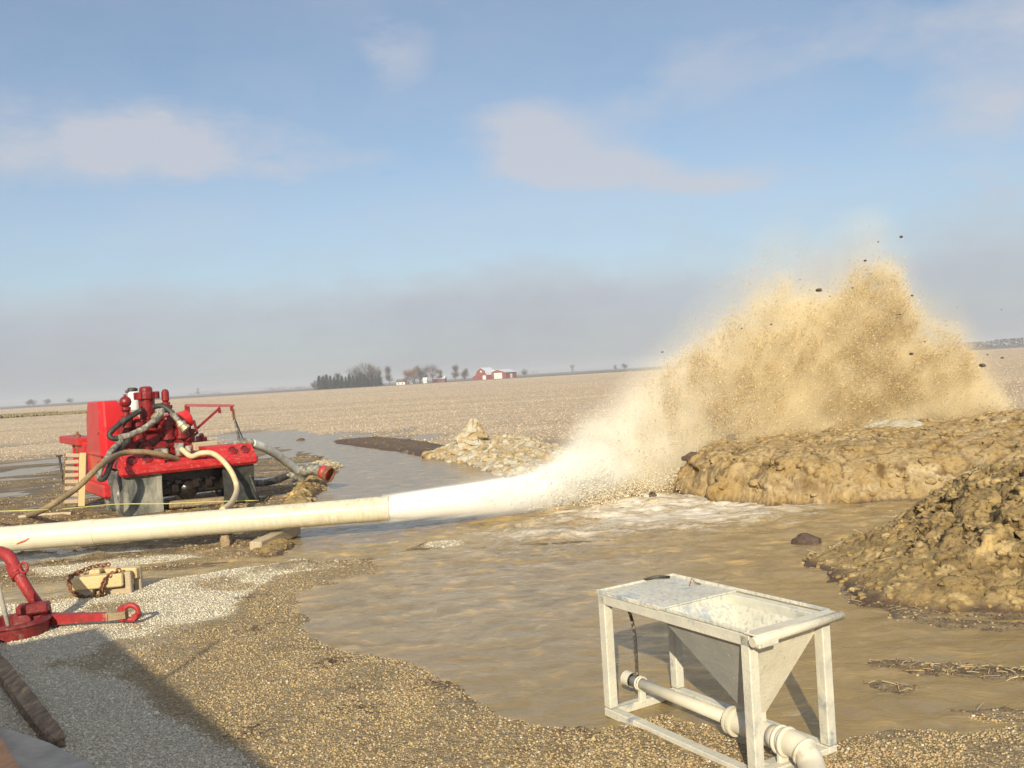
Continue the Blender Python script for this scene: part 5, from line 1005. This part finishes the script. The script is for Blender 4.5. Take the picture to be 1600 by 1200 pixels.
MB().box(jw+Vector((.15, .12, .10)), (.30, .16, .10), Matrix.Rotation(.3, 3, 'Z'), .02).box(Vector(tuple(G(64, 960, .16)))-to_, (.16, .16, .16), None, .02).cyl(Vector(tuple(G(76, 952, .2)))-to_, Vector(tuple(G(82, 970, .1)))-to_, .02).build('jaw_block', TR2, tg)
rd = [Vector(tuple(AT(-6, 905, 8.9))), Vector(tuple(G(20, 1003, .0)))]
tag(MB().tube(rd, .022, 8).build('steel_rod', M['concrete']), 'thin grey rod leaning down to the gravel in front of the red tong', 'rod')
# wooden cribbing with a rusty chain
wb = empty('wood_crib', tuple(G(160, 934)), math.radians(8), 'short yellow wooden crib wrapped in a rusty chain on the gravel', 'wood crib')
MB().box((-.02, -.02, .20), (.55, .16, .15), Matrix.Rotation(.05, 3, 'Z'), .015).build('front_beam', M['woodlt'], wb)
MB().box((.10, .22, .235), (.60, .15, .13), Matrix.Rotation(-.25, 3, 'Z'), .015).box((-.08, .1, .30), (.12, .14, .05), None, .01).build('rear_beam', M['woodlt'], wb)
MB().box((.30, .02, .14), (.07, .10, .28), None, .01).box((.36, .20, .15), (.08, .10, .29), None, .01).box((-.18, .05, .07), (.2, .25, .12), None, .01).box((.12, .12, .05), (.4, .22, .09), None, .01).build('stub_posts', M['wood'], wb)
cm = MB()
def chain(pts, nlk):
    pts = spl(pts, 8); 
    for k in range(nlk):
        c = pts[int(k*(len(pts)-1)/(nlk-1))]; d = (pts[min(int(k*(len(pts)-1)/(nlk-1))+1, len(pts)-1)]-pts[max(int(k*(len(pts)-1)/(nlk-1))-1, 0)]).normalized()
        cm.torus(c, d.orthogonal() if k % 2 else d.cross(d.orthogonal()), .026, .010, 10, 5)
chain([(-.28, .12, .30), (-.34, -.02, .26), (-.31, -.08, .14), (-.20, -.10, .05), (-.02, -.11, .04)], 17); chain([(.02, -.10, .05), (.04, -.12, .15), (.10, -.10, .25), (.20, .0, .30)], 14); chain([(-.28, .12, .30), (-.15, .22, .33), (0, .3, .33)], 9)
cm.build('chain', M['rust'], wb)
# log, slab and board by the rig, bottom left
lg = empty('rough_timber', tuple(G(55, 1120)), 0, 'rough split brown timber lying at the lower left, beside the grey slab', 'timber'); lo_ = Vector(tuple(G(55, 1120)))
pts = spl([Vector(tuple(G(-60, 965, .10)))-lo_, Vector(tuple(G(0, 1060, .10)))-lo_, Vector(tuple(G(40, 1120, .09)))-lo_, Vector(tuple(G(90, 1166, .05)))-lo_], 10); lm = MB()
a0, a1 = pts[0], pts[-1]; dd0 = (a1-a0).normalized(); sd0 = dd0.cross(Vector((0, 0, 1))).normalized(); rings = []
for i in range(70):
    f = i/69; c = a0.lerp(a1, f); q = []
    for k in range(16):
        a = 6.28318*k/16; sq = 1/max(abs(math.cos(a)), abs(math.sin(a)))**.8; rr_ = .062*sq*(1-.35*max(0, f-.9)*10*abs(math.sin(k*2.1)))*(1+.10*float(vnoise(i*.13, k*.6, 0, 5))+.05*float(vnoise(i*.7, k*1.1, 0, 6))); q.append(c+sd0*math.cos(a)*rr_+Vector((0, 0, math.sin(a)*rr_)))
    rings.append(q)
lm.ring_loft(rings, True, False); lm.build('timber', M['woodbr'], lg)
sb_ = [G(-80, 1138), G(10, 1160), G(80, 1185), G(150, 1222), G(150, 1320), G(-120, 1300)]
so2 = MB().prism([(*p[:2], 0) for p in sb_], (0, 0, .0), (0, 0, .11)).build('grey_slab', M['concrete']); tag(so2, 'flat grey slab edge at the very bottom left corner', 'slab'); bm_ = so2.modifiers.new('b', 'BEVEL'); bm_.width = .02; bm_.segments = 2
A_, B_ = Vector(tuple(G(-40, 1130, .19))), Vector(tuple(G(14, 1226, .19))); bd = MB(); dd_ = (B_-A_).normalized()
bd.tube([A_-dd_*.5, B_+dd_*.1], .085, 4, True, False); tag(bd.build('orange_board', M['woodor']), 'orange brown board corner lying on the grey slab', 'board')

# ------------------------------------------------------------------ drilling rig truck beside the camera (casts the long shadow at lower left)
S1 = G(165, 980); S2 = G(450, 1200); sdir = np.array([SD.x, SD.y])/math.hypot(SD.x, SD.y); Hc = 3.0; back = sdir*Hc/math.tan(SUN_EL)
E1 = S1[:2]-back; E2 = S2[:2]-back; ld = (E2-E1)/np.linalg.norm(E2-E1); lz = math.atan2(ld[1], ld[0])
rg = empty('rig_truck', (float(E1[0]), float(E1[1]), 0), lz, 'red drilling rig truck parked left of the viewpoint, its shadow on the gravel', 'truck')
MB().box((4.2, -1.22, 2.05), (8.4, 2.44, 1.9), None, .04).build('body', M['redw'], rg)
MB().box((5.0, -1.22, .95), (9.2, 1.2, .28), None, .03).build('chassis', M['maroon'], rg)
MB().box((4.2, -.3, .75), (8.3, .05, 1.3)).box((.1, -1.2, .75), (.05, 2.2, 1.3)).build('side_skirts', M['maroon'], rg)
MB().box((9.9, -1.22, 1.7), (1.8, 2.3, 1.9), None, .15).build('cab', M['red'], rg)
for wx_ in (1.3, 2.6, 9.6):
    for wy_ in (-.2, -2.2):
        MB().lathe((wx_, wy_-.14, .5), (0, 1, 0), [(0, .3), (0, .44), (.04, .5), (.24, .5), (.28, .44), (.28, .3)], 24).build('wheel', M['tyre'], rg)
an = G(270, 1060); an2 = G(360, 1000); La = np.linalg.norm(an2-an)*math.tan(SUN_EL); ap_ = an[:2]-back; loc = ap_-E1; ux = float(loc@ld); MB().tube([(ux, -.03, Hc-.05), (ux, -.03, Hc+La)], .02, 8).build('antenna', M['black'], rg)

# ------------------------------------------------------------------ farmstead far off
def tree_mesh(seed, h, spread, kind, tw, bark):
    r = random.Random(seed); root = empty(kind, (0, 0, 0)); tk_ = MB(); cr = MB(); rx = .36*h*spread; rz_ = .40*h; cz = h-rz_
    tk_.tube([(0, 0, -.2), (r.uniform(-.2, .2), 0, h*.3), (r.uniform(-.3, .3), 0, h*.62)], [h*.022, h*.017, h*.008], 6)
    lobes = []
    for i in range(16):
        a = r.uniform(0, 6.28); v = r.uniform(-.75, .85); q = r.uniform(.45, .9)*math.sqrt(1-v*v); e = Vector((math.cos(a)*q*rx, math.sin(a)*q*rx, cz+v*rz_)); s = Vector((0, 0, min(h*.62, max(h*.12, e.z-h*r.uniform(.12, .3)))))
        tk_.tube([s, s.lerp(e, .5)+Vector((0, 0, -.3)), e], [h*.009, h*.006, .05], 4, False); lobes.append((e, s))
    for i in range(1700):
        e, s = lobes[r.randrange(16)]; c = e.lerp(s, r.random()*.45)+Vector((r.gauss(0, .10), r.gauss(0, .10), r.gauss(0, .085)))*h*.8
        d = (c-Vector((0, 0, h*.35))).normalized()+Vector((r.uniform(-.4, .4), r.uniform(-.4, .4), r.uniform(-.1, .5))); d = d.normalized()*h*r.uniform(.04, .085); w_ = d.orthogonal().normalized()*.055
        cr.add([c-d-w_, c-d+w_, c+d], [(0, 1, 2)])
    tk_.build('trunk', bark, root); cr.build('crown', tw, root); return root
def ever_mesh(seed, h):
    r = random.Random(seed); root = empty('evergreen_tree', (0, 0, 0)); MB().tube([(0, 0, -.2), (0, 0, h*.9)], [.22, .04], 6).build('trunk', M['bark'], root); cr = MB()
    for i in range(520):
        f = r.random()**.7; z = h*(1-f)*.97+.3; rr_ = f*h*.24*r.uniform(.35, 1.1)+.1; a = r.uniform(0, 6.28); c = Vector((math.cos(a)*rr_, math.sin(a)*rr_, z)); d = Vector((math.cos(a), math.sin(a), -.35)).normalized()*.55; s_ = Vector((-math.sin(a), math.cos(a), 0))*.28
        cr.add([c-d-s_, c-d+s_, c+d], [(0, 1, 2)])
    cr.build('crown', M['needle'], root); return root
FD = 640.
protos = [tree_mesh(1, 14, 1., 'bare_tree', M['twig'], M['bark']), tree_mesh(2, 14, .8, 'bare_tree', M['twig'], M['bark']), tree_mesh(3, 14, 1.2, 'bare_tree', M['twigred'], M['bark'])]
evs = [ever_mesh(5, 8), ever_mesh(6, 8)]
usedp = set()
def put(proto, px, top, base_py, Y, label, cat='tree', group=None, wscale=1.):
    b0 = AT(px, base_py, Y); tp_ = AT(px, top, Y); hgt = tp_[2]-0.; o = proto if proto.name not in usedp and not usedp.add(proto.name) else copy_tree(proto)
    nat = 14. if 'bare' in proto.name else 8.; s_ = hgt/nat; o.location = (b0[0], Y, 0); o.scale = (s_*wscale, s_*wscale, s_); o.rotation_euler = (0, 0, px*1.3); tag(o, label, cat, group); return o
gr_ = 'trees round the distant farm'
L0 = [(491, 592, 'stunted bare tree at the left end of the farm trees', 0), (504, 583, 'bushy bare tree beside the left end of the evergreens', 0), (528, 582, 'bare tree behind the row of evergreens', 1), (557, 566, 'tall bare tree, left of the tallest pair at the farm', 0), (571, 563, 'tall bare tree in the middle of the tallest clump at the farm', 1),
  (584, 563, 'tall bare tree at the right of the tallest farm clump', 0), (594, 578, 'small bare tree just right of the evergreens', 1), (609, 572, 'open bare tree standing by the white farm house', 1), (638, 577, 'russet bare tree left of the middle farm clump', 2), (645, 574, 'russet tree touching the middle farm clump', 2),
  (657, 567, 'tallest bare tree of the middle farm clump', 0), (665, 573, 'bare tree on the right of the middle farm clump', 1), (677, 568, 'round russet tree right of the middle farm clump', 2), (688, 578, 'low bare tree trailing right of the russet tree', 1), (712, 570, 'thin bare tree, left of the pair by the barn', 1), (727, 573, 'thin bare tree nearest the red barn', 0)]
for px, tpy, lb, kd in L0: put(protos[kd], px, tpy, 600, FD+((px*7) % 23), lb, group=gr_, wscale=1.0 if kd != 1 else .85)
for i in range(17):
    px = 499+i*5.9; tpy = 587+2.2*math.sin(i*2.1)-(2 if 9 < i < 14 else 0); put(evs[i % 2], px, tpy, 600, FD-6+(i % 3)*3, ('leftmost dark evergreen of the farm windbreak row' if i == 0 else 'rightmost dark evergreen of the windbreak, next to the white house' if i == 16 else 'dark evergreen inside the close farm windbreak row below the bare trees'), group='evergreens of the farm windbreak', wscale=1.9+.3*math.sin(i*3.3))
put(protos[0], 820, 573.5, 583, 700, 'lone small tree on the horizon right of the sheds')
put(protos[1], 310, 606, 614, 1500, 'tiny faint tree on the horizon above the red boom')
for px, lb in ((46, 'leftmost faint tree on the hazy horizon'), (52, 'second faint tree on the left horizon'), (74, 'single faint tree above the left field'), (110, 'faint low tree near the trailer on the horizon')): put(protos[0], px, 622.5-.04*(px-46), 634, 1100, lb, wscale=1.5)
put(protos[0], 976, 566.5, 573, 1250, 'dark tree blob on the horizon left of the splash', wscale=1.6); put(protos[1], 962, 570, 573, 1250, 'smaller tree on the horizon left of the splash', wscale=1.6)
put(protos[0], 1060, 562, 568, 1200, 'tree on the horizon at the left edge of the mist', wscale=1.8)
# buildings
def bld(name, px, py, Y, rz, label, cat): return empty(name, (float(AT(px, py, Y)[0]), Y, 0), rz, label, cat)
mpp = FD/FPX                                              # metres per photo pixel at the farm
bn = bld('barn', 752, 590, FD, math.radians(-34), 'red gambrel roofed barn with a pale roof', 'barn')
w2, L2 = 4.6, 11.; gam = [(-w2, 0), (w2, 0), (w2, 3.4), (w2*.72, 6.0), (0, 7.9), (-w2*.72, 6.0), (-w2, 3.4)]
MB().prism([(x, 0, z) for x, z in gam], (0, 0, 0), (0, L2, 0)).prism([(-w2, 0, 0), (-w2-3, 0, 0), (-w2-3, 0, 1.9), (-w2, 0, 3.4)], (0, .1, 0), (0, L2-.1, 0)).build('wall', M['barnred'], bn)
rf = MB()
for a, b in (((w2+.3, 3.1), (w2*.72, 6.15)), ((w2*.72, 6.15), (0, 8.1)), ((0, 8.1), (-w2*.72, 6.15)), ((-w2*.72, 6.15), (-w2-.3, 3.1)), ((-w2-.3, 3.3), (-w2-3.3, 1.8))):
    rf.add([(a[0], -.4, a[1]), (b[0], -.4, b[1]), (b[0], L2+.4, b[1]), (a[0], L2+.4, a[1]), (a[0], -.4, a[1]+.18), (b[0], -.4, b[1]+.18), (b[0], L2+.4, b[1]+.18), (a[0], L2+.4, a[1]+.18)], [(0, 1, 2, 3), (7, 6, 5, 4), (0, 4, 5, 1), (1, 5, 6, 2), (2, 6, 7, 3), (3, 7, 4, 0)])
rf.build('roof', M['roofm'], bn); MB().box((2.6, -.06, 1.4), (2.6, .12, 2.8)).build('door', M['barnwhite'], bn); MB().box((-2.2, -.06, 1.6), (.9, .12, 1.0)).build('window', M['darkgl'], bn); MB().box((0, -.06, 5.6), (1.2, .12, 1.2)).build('loft_door', M['barnwhite'], bn)
sd_ = bld('machine_shed', 778, 588, FD, math.radians(-28), 'long red machine shed with a big white door', 'shed')
w2, L2 = 6.2, 16.
MB().prism([(-w2, 0, 0), (w2, 0, 0), (w2, 0, 4.2), (0, 0, 6.1), (-w2, 0, 4.2)], (0, 0, 0), (0, L2, 0)).build('wall', M['barnred'], sd_)
rf = MB()
for s in (-1, 1): rf.prism([(s*(w2+.4), 0, 4.05), (0, 0, 6.15), (0, 0, 6.35), (s*(w2+.4), 0, 4.25)], (0, -.5, 0), (0, L2+.5, 0))
rf.build('roof', M['roofm'], sd_); MB().box((.2, -.08, 2.0), (6.2, .14, 4.0)).build('door', M['barnwhite'], sd_); MB().box((w2+.06, 8, 1.6), (.12, 3, 3.0)).build('side_door', M['barnwhite'], sd_)
for px, Y, w_, d_, h_, rt, lb in ((586, FD+2, 7, 6, 1.4, M['roofm'], 'low white farm house right of the evergreens'), (626, FD+2, 6, 5, 1.8, M['bark'], 'white house half hidden by the middle farm trees'), (641, FD+10, 4, 6, 1.6, M['roofm'], 'white shed with a dark opening between the farm trees'), (664, FD-2, 2.6, 3, 2.0, M['roofm'], 'tiny white shed below the middle farm clump'), (685, FD+8, 9, 6, 2.4, M['roofm'], 'small red outbuilding with a pale roof left of the barn')):
    hb = bld('farm_house' if 'house' in lb else 'small_shed', px, 598, Y, math.radians(-10), lb, 'house' if 'house' in lb else 'shed')
    MB().prism([(-w_/2, 0, 0), (w_/2, 0, 0), (w_/2, 0, h_), (-w_/2, 0, h_)], (0, 0, 0), (0, d_, 0)).build('wall', M['barnred'] if 'red' in lb else M['barnwhite'], hb)
    MB().prism([(-w_/2-.3, -.3, h_), (-w_/2-.3, d_+.3, h_), (-w_/2-.3, d_/2, h_+2.0)], (0, 0, 0), (w_+.6, 0, 0)).build('roof', rt, hb)
    for wx_ in (-w_/4, w_/5): MB().box((wx_, -.05, h_*.5), (w_*.14, .1, h_*.4)).build('window', M['darkgl'], hb)
# silo-like tower on the horizon
tw_ = empty('water_tower', (float(AT(894, 572, 1500)[0]), 1500, 0), 0, 'thin pale tower on the horizon left of the splash', 'tower')
MB().lathe((0, 0, 0), (0, 0, 1), [(0, 2.2), (7, 1.8), (8.5, 3.4), (11, 3.6), (12.4, 1.2), (12.6, 0)], 12).build('shaft', M['fartree'], tw_)
# far tree lines, too many to count
def treeline(name, px0, px1, Y, hlo, hhi, label, n, gap=.0):
    x0, x1 = AT(px0, 600, Y)[0], AT(px1, 600, Y)[0]; n_ = n*24; c = rng.uniform(x0, x1, n_); hh = (hlo+(hhi-hlo)*np.clip(.5+1.3*fbm(c, c*0, 0, .016, 4, int(px0)+3), 0, 1)); ok = fbm(c, c*0, 7, .01, 3, int(px0)+9) > gap; c, hh = c[ok], hh[ok]
    z = rng.random(len(c))**.8*hh; pos = np.stack([c, Y+rng.normal(0, 6, len(c)), z], -1)
    o = scatter(name, pos, rng.uniform(.5, 1.3, len(c))*hhi*.13, np.repeat(np.array([[.15, .135, .135]]), len(c), 0)*rng.uniform(.8, 1.2, (len(c), 1)), pm_, 'oct'); tag(o, label, kind='stuff'); return o
treeline('treeline', -150, 500, 1700, 2, 7, 'faint far tree line along the left horizon', 90, -.05)
treeline('treeline', 820, 1120, 1150, 2, 9, 'grey tree line on the horizon left of the splash', 70, -.1)
treeline('treeline', 1480, 1750, 900, 2.0, 7.5, 'grey tree line on the horizon right of the plume', 70, -.2)
treeline('treeline', 420, 850, 2000, 2, 7, 'faint far tree line behind the farm', 60, .0)
# strip of dry weeds crossing the left field
nw = 5000; t_ = rng.uniform(-.6, 1.05, nw); wA, wB = G(0, 654), G(140, 645.5); xw = wA[0]+(wB[0]-wA[0])*t_; yw = wA[1]+(wB[1]-wA[1])*t_+rng.normal(0, 1.6, nw)
ws = scatter('weeds', np.stack([xw, yw, .1+.4*rng.random(nw)*(.4+.6*(t_ < .6))], -1), rng.uniform(.08, .24, nw), np.repeat(np.array([[.27, .22, .11]]), nw, 0)*rng.uniform(.7, 1.2, (nw, 1)), pm_, 'oct', squash=(1, 1, 1.8)); tag(ws, 'strip of dry yellow weeds crossing the left field', kind='stuff')

# ------------------------------------------------------------------ air
HB = 4600.
hz_ = MB().box((0, 0, 11.5), (2*HB, 2*HB, 27)).build('haze', M['rust']); tag(hz_, kind='stuff')
hm_ = bpy.data.materials.new('pale_haze'); hm_.use_nodes = True; t = hm_.node_tree; t.nodes.clear(); o_ = N(t, 'ShaderNodeOutputMaterial'); v_ = N(t, 'ShaderNodeVolumePrincipled')
v_.inputs['Color'].default_value = (.74, .78, .86, 1); v_.inputs['Density'].default_value = .00045; v_.inputs['Anisotropy'].default_value = 0.; link(t, v_.outputs[0], o_.inputs['Volume']); hz_.data.materials.clear(); hz_.data.materials.append(hm_)
